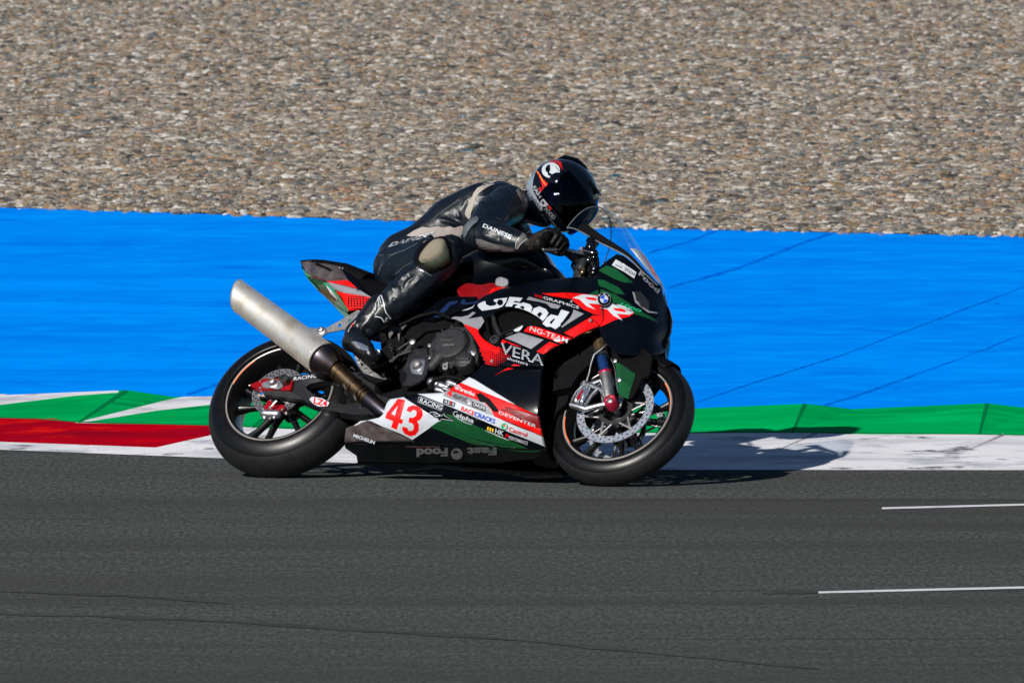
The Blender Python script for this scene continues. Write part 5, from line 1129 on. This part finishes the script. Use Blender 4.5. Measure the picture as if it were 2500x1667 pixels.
body_parts = [
    # torso (along the back), seat, shoulders, aero hump
    cap_([(990, 652, -.02), (1050, 612, -.03), (1120, 560, -.04), (1190, 528, -.05), (1240, 512, -.06)], [(.150, .120), (.142, .112), (.157, .122), (.168, .114), (.138, .085)], FY, 32),
    cap_([(1225, 480, -.05), (1270, 500, -.06)], [(.085, .055), (.07, .05)], FY),
    cap_([(1238, 498, .10), (1240, 530, -.20)], [.068, .068]),
    cap_([(1270, 500, -.05), (1330, 520, -.07)], [.060, .058]),
    cap_([(975, 655, .055), (985, 690, .05)], [(.105, .105), (.09, .085)], FY),
    # near leg
    cap_([(985, 662, .07), (1030, 640, .16), (1080, 628, .245)], [.108, .096, .079]),
    cap_([(1080, 628, .25), (1018, 690, .245), (975, 730, .235), (925, 775, .225), (900, 805, .215)], [.078, .070, .066, .050, .042]),
    # far leg
    cap_([(985, 680, -.12), (1090, 760, -.22), (1170, 800, -.34)], [.105, .09, .075]),
    cap_([(1170, 800, -.34), (1090, 870, -.26), (1000, 960, -.20)], [.075, .068, .045]),
    # near arm
    cap_([(1240, 500, .10), (1205, 528, .19), (1164, 572, .285)], [.080, .073, .059]),
    cap_([(1166, 574, .285), (1205, 578, .295), (1240, 585, .290), (1275, 592, .285)], [.058, .060, .052, .041]),
    # far arm
    cap_([(1250, 560, -.20), (1290, 640, -.32), (1310, 690, -.38)], [.07, .06, .055]),
    cap_([(1310, 690, -.38), (1380, 720, -.34), (1440, 730, -.31)], [.055, .05, .04]),
]
V, Nn, Fc = blob(body_parts, .0052, 10)
folds = [
    (C('T', (1050, 560), (1080, 620), (1110, 680)), .006, 4), (C('T', (1170, 400), (1150, 480), (1100, 560)), .004, 5),
    (C('T', (830, 660), (950, 690), (1050, 720), (1120, 735)), .007, 5), (C('T', (900, 600), (1000, 650), (1090, 700)), -.005, 5),
    (C('T', (1580, 280), (1650, 310), (1720, 370)), .006, 5), (C('T', (1330, 400), (1430, 395), (1520, 440)), .005, 4), (C('T', (1290, 490), (1360, 470), (1420, 490)), .006, 4), (C('T', (1300, 560), (1380, 530), (1450, 560)), .006, 4), (C('T', (1360, 640), (1420, 600), (1500, 600)), .005, 4),
    (C('T', (1230, 300), (1300, 250), (1430, 210)), -.003, 3), (C('T', (1790, 300), (1830, 400), (1840, 470)), .005, 5),
    (C('T', (1350, 790), (1390, 850), (1460, 900)), .006, 5), (C('T', (1550, 830), (1560, 900), (1550, 960)), -.004, 4), (C('T', (1290, 900), (1400, 930), (1540, 980), (1750, 1040)), -.004, 4),
    (C('T', (130, 1095), (260, 1085), (430, 1030), (560, 960), (640, 900)), .004, 2.5), (C('T', (150, 1300), (200, 1200), (300, 1110)), .004, 4), (C('T', (100, 1260), (140, 1180), (200, 1120)), -.003, 4),
    (C('T', (300, 1400), (330, 1330), (400, 1270)), .007, 4.5), (C('T', (390, 1410), (400, 1330), (430, 1290)), .006, 4.5), (C('T', (450, 1300), (500, 1350), (560, 1340)), -.006, 4), (C('T', (440, 1440), (500, 1380), (580, 1330)), .005, 4),
    (C('3', (560, 560), (640, 500), (760, 470)), .005, 5), (C('3', (620, 620), (700, 560), (790, 540)), .005, 5), (C('3', (850, 600), (830, 520), (860, 440), (960, 350)), -.005, 5), (C('3', (680, 480), (730, 530), (740, 580)), .006, 4), (C('3', (770, 360), (800, 440), (790, 500)), .005, 5), (C('3', (980, 520), (1050, 440), (1120, 400)), .005, 5),
    (C('3', (700, 730), (760, 690), (800, 660)), .006, 5), (C('3', (480, 700), (430, 780), (390, 830)), .005, 4), (C('3', (560, 240), (700, 160), (860, 110), (1040, 20)), .003, 2.2), (C('3', (600, 620), (640, 680), (660, 760)), -.004, 4),
]
V = fold(V, Nn, folds)
# fine wrinkling of the leather
def wob(V, s, a, seed):
    r_ = np.random.default_rng(seed); out = np.zeros(len(V))
    for k in range(7):
        dr = r_.normal(size=3); dr /= np.linalg.norm(dr); out += np.sin(V @ dr * s * r_.uniform(.7, 1.5) + 2.0 * np.sin(V @ r_.normal(size=3) * s * .35) + r_.uniform(0, 6)) / 7
    return out * a
V = V + Nn * (wob(V, 45, .0045, 1) + wob(V, 100, .0016, 2))[:, None]
cenF = np.array([V[list(f)].mean(0) for f in Fc]); nf = np.array([np.cross(V[f[1]] - V[f[0]], V[f[2]] - V[f[0]]) for f in Fc]); frontF = (nf @ viewl) > 0
QF = PX(cenF); mi = np.zeros(len(Fc), int)
grey_areas = [(C('T', (1500, 215), (1660, 190), (1500, 245), (1400, 290), (1320, 350), (1270, 430), (1265, 480), (1230, 570), (1210, 660), (1185, 655), (1150, 605), (1170, 530), (1220, 450), (1255, 350), (1300, 290), (1380, 240)), 3),
              (C('T', (450, 860), (540, 800), (640, 755), (830, 750), (960, 748), (1130, 742), (1140, 900), (1150, 920), (1080, 870), (930, 850), (880, 905), (830, 900), (740, 930), (660, 960), (650, 940), (750, 860), (620, 860), (520, 872)), 1),
              (C('T', (1280, 895), (1350, 900), (1450, 950), (1600, 985), (1740, 1010), (1760, 1065), (1600, 1070), (1450, 1050), (1330, 1020), (1290, 950)), 2),
              (C('T', (1250, 1130), (1330, 1090), (1450, 1075), (1380, 1120), (1300, 1140)), 2), (C('T', (1790, 290), (1850, 380), (1845, 470), (1800, 400), (1760, 320)), 2)]
arm_skip = cenF[:, 1] < -.235       # forearm and elbow: keep the waistband print off them
for p, k in grey_areas:
    m_ = inpoly(QF[:, 0], QF[:, 1], p) & frontF
    if k == 1: m_ &= ~arm_skip
    mi[m_] = 0
body = mkobj('leather_suit', V, Fc, ['leather', 'ribbed_grey', 'leather_grey', 'striped_grey'], rider, mi, angle=180)
bv = BVHTree.FromPolygons([tuple(v) for v in V], Fc)
for p, k in grey_areas: decal('stretch_panel', p, bv, {1: 'ribbed_grey', 2: 'leather_grey', 3: 'striped_grey'}[k], body, .0012, 5, round_=2, cut=.035)
# elbow armour, knee puck, shin, wrist
def shell(name, parts, vox, m, it=4, par=rider):
    V_, N_, F_ = blob(parts, vox, it); return mkobj(name, V_, F_, m, par, angle=180), BVHTree.FromPolygons([tuple(v) for v in V_], F_)
def bulge(name, poly, m, bvh, off, side_m=None, par=rider, round_=4, base=-.006, grid=6, tol=.045):      # raised pad: outline projected on the body, pushed out with side walls
    out = rnd(poly, round_); xs = [p[0] for p in out]; ys = [p[1] for p in out]
    gx, gy = np.meshgrid(np.arange(min(xs), max(xs), grid), np.arange(min(ys), max(ys), grid)); gx = gx.ravel() + .3; gy = gy.ravel() + .2
    ok = inpoly(gx, gy, out); ok &= pdist(gx, gy, out) > 2
    V2, T = cdt([out], [tuple(p) for p in np.stack([gx[ok], gy[ok]], -1)]); cen = np.array([V2[t].mean(0) for t in T]); T = [t for t, q_ in zip(T, inpoly(cen[:, 0], cen[:, 1], out)) if q_]
    P = project(V2, bvh, .0); md_ = np.median(P[:, 1]); bad = np.abs(P[:, 1] - md_) > tol; P[bad] = PT(V2[bad][:, 0], V2[bad][:, 1], -(md_ + .01)); dd = pdist(V2[:, 0], V2[:, 1], out); ctr = P.mean(0); nrm_ = nrm(np.array([viewl[0] * .4, -1, viewl[2] * .2]))
    A = P + nrm_ * (off * (1 - .35 * np.clip(1 - dd / 6, 0, 1) ** 2))[:, None]; B = P + nrm_ * base; n = len(A)
    T = [t if np.cross(A[t[1]] - A[t[0]], A[t[2]] - A[t[0]])[1] < 0 else t[::-1] for t in T]
    es = {}
    for t in T:
        for i in range(3): es[(t[i], t[(i + 1) % 3])] = 1
    sd_ = [[e[1], e[0], e[0] + n, e[1] + n] for e in es if (e[1], e[0]) not in es]
    return mkobj(name, np.concatenate([A, B]), T + sd_, [m, side_m or m], par, [0] * len(T) + [1] * len(sd_), angle=45)
kp = bulge('knee_pad', C('T', (540, 1130), (560, 1060), (620, 980), (700, 920), (820, 880), (930, 880), (985, 960), (1000, 1080), (990, 1200), (900, 1270), (780, 1310), (680, 1320), (600, 1280), (550, 1200)), 'black_plastic', bv, .008, par=body, round_=6)
kb = bulge('knee_slider', C('T', (612, 1180), (615, 1140), (700, 1020), (760, 960), (830, 925), (925, 935), (960, 1010), (985, 1100), (985, 1180), (900, 1240), (800, 1265), (690, 1240)), 'puck_side', bv, .034, 'puck_side', par=body, round_=5)
bulge('slider_face', C('T', (612, 1185), (640, 1110), (700, 1030), (760, 970), (830, 932), (915, 938), (945, 1000), (928, 1090), (918, 1130), (850, 1180), (760, 1220), (680, 1232), (640, 1220)), 'puck', bv, .042, 'puck', par=kb, round_=5, base=.03)
bulge('elbow_armour', C('T', (1130, 860), (1125, 800), (1160, 730), (1220, 670), (1290, 635), (1325, 655), (1310, 700), (1250, 740), (1200, 800), (1165, 880), (1145, 900)), 'armour_grey', bv, .012, par=body, round_=5)
bulge('shin_guard', C('3', (430, 830), (440, 740), (490, 650), (540, 600), (600, 600), (640, 680), (680, 780), (740, 880), (700, 960), (620, 1000), (540, 980), (470, 940)), 'boot_leather', bv, .009, par=body, round_=6)
# boot (near) and boot (far)
def foot(sgn):
    f = [cap_([(905, 790, .222), (872, 815, .215), (858, 835, .215)], [.053, .052, .040]), cap_([(866, 825, .225), (890, 850, .275), (905, 868, .315)], [(.046, .044), (.046, .036), (.036, .026)]),
         cap_([(930, 755, .235), (900, 790, .225)], [.062, .056]), cap_([(848, 838, .20), (905, 885, .28)], [(.030, .016), (.030, .014)])]
    return f
Vb, Nb, Fb = blob(foot(1), .0042, 6)
Vb = fold(Vb, Nb, [(C('Q', (790, 1110), (850, 1050), (900, 960)), .005, 3.5), (C('Q', (900, 1100), (960, 1040), (1000, 1000)), .006, 4), (C('Q', (740, 1180), (760, 1240), (780, 1290)), .004, 3), (C('Q', (960, 900), (1040, 880)), .004, 3.5), (C('Q', (930, 1000), (980, 1090), (960, 1140)), .004, 3.5)])
Vb = Vb + Nb * wob(Vb, 110, .003, 5)[:, None]
boot = mkobj('boot', Vb, Fb, 'boot_leather', rider, angle=180); bb_ = BVHTree.FromPolygons([tuple(v) for v in Vb], Fb)
bulge('toe_slider', C('Q', (822, 1235), (870, 1222), (960, 1250), (1040, 1290), (1052, 1320), (1030, 1348), (960, 1330), (880, 1300), (830, 1265)), 'slider_metal', bb_, .007, par=boot, round_=3)
decal('boot_trim', stroke(C('Q', (785, 1105), (800, 1060), (830, 1020), (870, 985), (880, 960)), 1.6), bb_, 'white_paint', boot, .003, round_=0)
decal('boot_trim', stroke(C('Q', (822, 1040), (850, 985)), 3), bb_, 'red_paint', boot, .003, round_=0)
decal('boot_trim', stroke(C('Q', (650, 1230), (665, 1270)), 3), bb_, 'slider_metal', boot, .003, round_=0)
mkobj('boot', Vb * np.array([1, -1, 1]) + np.array([-.02, .0, .0]), [f[::-1] for f in Fb], 'boot_leather', rider, angle=180)
# star outline on the shin
allv = BVHTree.FromPolygons([tuple(v) for v in np.concatenate([V, Vb])] , Fc + [tuple(i + len(V) for i in f) for f in Fb])
for pts in (((510, 830), (520, 740), (530, 650), (555, 612), (590, 640), (615, 720), (625, 800), (640, 850), (700, 920), (640, 910), (620, 960)), ((560, 780), (555, 690), (570, 670), (585, 740)), ((500, 905), (560, 910), (590, 930), (605, 965))):
    decal('emblem', stroke(C('3', *pts), 2.2), bv, 'white_paint', body, .0135, round_=0, grid=3)
# prints on the leathers
text('DAINESE', 'A', (458, 322), (862, 490), (24, -48), 'white_paint', None, body, bvh=bv, off=.0035, bold=.03)
text('DAINESE', 'T', (235, 1000), (745, 868), (46, -52), 'white_paint', None, body, bvh=bv, off=.0035, bold=.04)
text('Powertrans', 'T', (575, 1262), (740, 1345), (14, -26), 'slider_metal', None, kp, bvh=bv, off=.014, bold=0)
for p_ in (C('A', (935, 620), (940, 540), (985, 470), (1040, 395), (1060, 400), (1070, 430), (1120, 385), (1160, 390), (1110, 450), (1110, 485), (1080, 500), (1030, 540), (990, 580), (960, 625)),):
    decal('cuff_patch', p_, bv, 'leather_grey', body, .004, round_=1); decal('cuff_trim', stroke(p_ + p_[:1], 1.4), bv, 'white_paint', body, .006, round_=0)
decal('cuff_trim', stroke(C('A', (640, 185), (720, 220), (775, 262)), 1.3), bv, 'leather_grey', body, .004, round_=0); decal('cuff_trim', C('A', (745, 205), (830, 150), (825, 190), (775, 250)), bv, 'armour_grey', body, .004)
decal('seam', stroke(C('A', (370, 180), (400, 230), (350, 300), (330, 380), (345, 450), (350, 520)), 2.0), bv, 'black_plastic', body, .004, round_=0)

for pts in (((130, 1095), (260, 1088), (430, 1035), (560, 965), (640, 905)), ((110, 1330), (150, 1220), (240, 1120), (330, 1070)), ((330, 1320), (420, 1230), (520, 1180)), ((740, 700), (830, 610), (960, 520), (1080, 430)), ((1290, 895), (1330, 905), (1500, 960), (1740, 1000)), ((1420, 730), (1560, 800), (1790, 900))):
    decal('seam', stroke(C('T', *pts), 1.3), bv, 'armour_grey', body, .0022, round_=0)
# gloves: palm, five bent fingers closed on the grip
def glove(f_):
    gd = nrm(GR1 - GR0); ctr = GR0 * .26 + GR1 * .74; up = nrm(np.cross(gd, Xd)); up = up if up[2] > 0 else -up; fw_ = nrm(np.cross(up, gd)); fw_ = fw_ if fw_[0] > 0 else -fw_
    wrist = L(1282, 593, .280); parts = []
    def cp(P, R_): parts.append(lambda mb: mb.capsule([f_(p) for p in P], R_, 14))
    cp([wrist - Xd * .045 + Zd * .000, wrist, wrist + (ctr - wrist) * .45], [.043, .040, .036])
    for k, (ps, ln_) in enumerate(((.038, .92), (.013, 1.0), (-.012, .95), (-.035, .78))):
        b0 = ctr + gd * ps; kn = b0 - fw_ * .022 + up * .032
        parts.append((lambda a, b_: (lambda mb: mb.capsule([f_(a), f_(b_)], [.024, .0185], 14)))(wrist + (ctr - wrist) * .35 + gd * ps * .5, kn))
        p1 = b0 + fw_ * .018 * ln_ + up * .034; p2 = b0 + fw_ * .040 * ln_ + up * .006; p3 = b0 + fw_ * .024 * ln_ - up * .022
        cp([kn, p1, p2, p3], [.0150, .0125, .0115, .0095])
    cp([wrist + (ctr - wrist) * .4 - gd * .022, ctr - gd * .045 - fw_ * .02 - up * .014, ctr - gd * .040 + fw_ * .014 - up * .026], [.018, .0135, .0110])
    return parts
for f_ in ((lambda p: p), (lambda p: np.array([p[0], -p[1], p[2]]))):
    Vg, Ng, Fg = blob(glove(f_), .0030, 3); Vg = Vg + Ng * wob(Vg, 160, .0012, 9)[:, None]
    gl_ = mkobj('glove', Vg, Fg, 'glove_leather', rider, angle=180)
    if f_(np.array([0, 1, 0]))[1] > 0:
        gbv = BVHTree.FromPolygons([tuple(v) for v in Vg], Fg)
        q = MB(); gd = nrm(GR1 - GR0); ctr = GR0 * .26 + GR1 * .74; up = nrm(np.cross(gd, Xd)); up = up if up[2] > 0 else -up; fw_ = nrm(np.cross(up, gd)); fw_ = fw_ if fw_[0] > 0 else -fw_
        for ps in (.036, .012, -.013, -.035):
            p_ = ctr + gd * ps - fw_ * .020 + up * .048; q.capsule([p_ - fw_ * .008, p_ + fw_ * .010], [(.010, .006), (.009, .005)], 10)
        q.build('knuckle_guard', 'helmet_black', gl_)
        decal('glove_strap', C('A', (1110, 640), (1130, 520), (1180, 440), (1260, 390), (1300, 400), (1240, 480), (1200, 560), (1180, 640)), gbv, 'brown_suede', gl_, .002)

# helmet: shell with chin bar, visor, rear fin
hc = L(1372, 476, -.055)
hf = nrm(L(1426, 535, -.055) - L(1376, 480, -.055) + Y * .02)            # towards the face
hu = nrm(L(1420, 420, -.055) - L(1376, 480, -.055)); hu = nrm(hu - hf * (hu @ hf)); hs_ = np.cross(hf, hu)
if hs_[1] > 0: hs_ = -hs_                                                       # side pointing to the camera
def hpt(th, ph, k=1.0):
    k *= 1.07
    a, b_, c_ = math.cos(ph) * math.cos(th), math.cos(ph) * math.sin(th), math.sin(ph)
    rx = .160 if a > 0 else .148; rz = .132 if c_ > 0 else .135
    x = a * rx; y = b_ * .124; z = c_ * rz
    if c_ < -.3 and a > 0: x += .020 * min(1, (-c_ - .3) / .4) * a
    if c_ < -.72: z = -.72 * rz + (c_ + .72) * rz * .25
    y *= 1 - .10 * max(0, a) ** 2
    return hc + (hf * x + hs_ * y + hu * z) * k
NT, NP = 72, 44; V_ = []; F_ = []
for j in range(NP + 1):
    for i in range(NT): V_.append(hpt(2 * math.pi * i / NT, -math.pi / 2 + math.pi * j / NP))
for j in range(NP):
    for i in range(NT): F_.append((j * NT + i, j * NT + (i + 1) % NT, (j + 1) * NT + (i + 1) % NT, (j + 1) * NT + i))
V_ = np.array(V_); nfh = [np.cross(V_[f[1]] - V_[f[0]], V_[f[2]] - V_[f[1]]) @ (V_[f[0]] - hc) for f in F_]
if np.mean(nfh) < 0: F_ = [f[::-1] for f in F_]
hm = []
for f in F_:
    p_ = np.mean([V_[i] for i in f], 0) - hc; th_ = math.atan2(p_ @ hs_ / .124, p_ @ hf / .155); ph_ = math.asin(max(-1, min(1, (p_ @ hu) / .141)))
    hm.append(1 if abs(th_) < 1.2 and -.48 < ph_ < .5 else 0)
helmet = mkobj('helmet', V_, F_, ['helmet_black', 'void_black'], rider, hm, angle=180); hb_ = BVHTree.FromPolygons([tuple(v) for v in V_], F_)
Vv = []; ni, nj = 40, 16
for j in range(nj + 1):
    for i in range(ni + 1): Vv.append(hpt(-1.28 + 2.56 * i / ni, -.50 + 1.04 * j / nj, 1.03 + .055 * (1 - j / nj) * math.cos(-1.1 + 2.2 * i / ni)))
Fv = [(j * (ni + 1) + i, j * (ni + 1) + i + 1, (j + 1) * (ni + 1) + i + 1, (j + 1) * (ni + 1) + i) for j in range(nj) for i in range(ni)]
vis = mkobj('visor', Vv, Fv, 'visor_glass', helmet, angle=180); mdv = vis.modifiers.new('t', 'SOLIDIFY'); mdv.thickness = .003
q = MB(); q.tube([Vv[i] for i in range(ni + 1)], .003, 8); q.tube([Vv[nj * (ni + 1) + i] for i in range(ni + 1)], .003, 8); q.build('visor_seal', 'black_plastic', helmet)
q = MB(); q.lathe(hpt(1.30, .08, 1.02), hs_, [(.026, -.01), (.026, .004), (.02, .008), (.0002, .009)], 24); q.build('visor_pivot', 'helmet_black', helmet)
fin = [(.0, 1.02), ]
q = MB()
for sg in (-1, 1):
    q.tube([hpt(math.pi - .28 * sg, .55, 1.0), hpt(math.pi - .34 * sg, .80, 1.06), hpt(math.pi - .5 * sg, 1.15, 1.05), hpt(math.pi - 1.2 * sg, 1.42, 1.02)], [(.022, .006), (.030, .010), (.026, .009), (.012, .004)], 14)
q.build('helmet_fin', 'helmet_black', helmet)
q = MB(); q.tube([hpt(.55, .92, 1.03), hpt(0, .82, 1.04), hpt(-.55, .92, 1.03)], [(.008, .005), (.012, .008), (.008, .005)], 12); q.build('brow_vent', 'helmet_black', helmet)
HD = lambda nm, pts, m, off=.0015, holes=(), r_=2: decal(nm, C('H', *pts) if not isinstance(pts[0][0], tuple) else pts, hb_, m, helmet, off, 5, holes, r_)
HD('helmet_print', ((650, 255), (560, 330), (480, 440), (445, 560), (430, 680), (440, 760), (520, 900), (600, 1040), (610, 1090), (570, 1110), (480, 1020), (390, 900), (335, 810), (325, 700), (350, 580), (400, 450), (470, 340), (560, 270)), 'helmet_silver')
HD('helmet_print', ((500, 420), (560, 500), (640, 620), (720, 720), (820, 800), (800, 1000), (740, 1100), (680, 960), (600, 860), (560, 780), (540, 700), (560, 690), (590, 730), (600, 680), (560, 560)), 'helmet_red')
HD('helmet_print', ((620, 560), (680, 620), (760, 730), (790, 800), (700, 740), (640, 650)), 'red_paint', .002)
for k in (0, 1): decal('helmet_print', stroke(C('H', (498 + k * 14, 415), (560 + k * 14, 510), (620 + k * 12, 610), (670 + k * 10, 690)), [1.2, 2.0, 1.6, .5]), hb_, 'orange_tape', helmet, .0025, round_=0)
HD('helmet_print', ((950, 470), (1030, 550), (1130, 620), (1190, 720), (1210, 800), (1120, 740), (1020, 660), (960, 560)), 'brown_suede')
HD('helmet_print', ((720, 230), (820, 210), (930, 260), (960, 400), (900, 330), (860, 270), (720, 300)), 'helmet_red')
mk = decal('emblem', circ(*c('H', 748, 402), 22, 26, sq=.86), hb_, 'white_paint', helmet, .003, round_=0)
HD('emblem', ((735, 305), (740, 400), (715, 440), (800, 490), (760, 510), (700, 490), (695, 445), (660, 420), (655, 370), (690, 320)), 'helmet_black', .0042)
decal('emblem', stroke(C('H', (830, 330), (870, 390), (890, 420)), 2.5), hb_, 'grey_letter', helmet, .0042, round_=0)
text('FAST', 'H', (420, 705), (575, 905), (52, -42), 'silver_paint', None, helmet, bvh=hb_, off=.003, bold=.05)
decal('emblem', circ(*c('H', 640, 965), 10, 18), hb_, 'silver_paint', helmet, .003, round_=0); HD('emblem', ((600, 920), (640, 960), (620, 1000), (600, 980)), 'helmet_black', .0042)
text('FOOD', 'H', (630, 1080), (790, 1260), (50, -40), 'armour_grey', None, helmet, bvh=hb_, off=.003, bold=.05)
for x, y in ((895, 550), (935, 640), (925, 715), (860, 575), (1040, 718), (965, 800)): 
    p_ = project(np.array([c('H', x, y)]), hb_, .002)
    q = MB(); q.capsule([p_[0], p_[0] + hf * .002], [.0035, .0035], 8); q.build('helmet_screw', 'steel', helmet)
# neck roll between collar and helmet
bpy.context.view_layer.update()
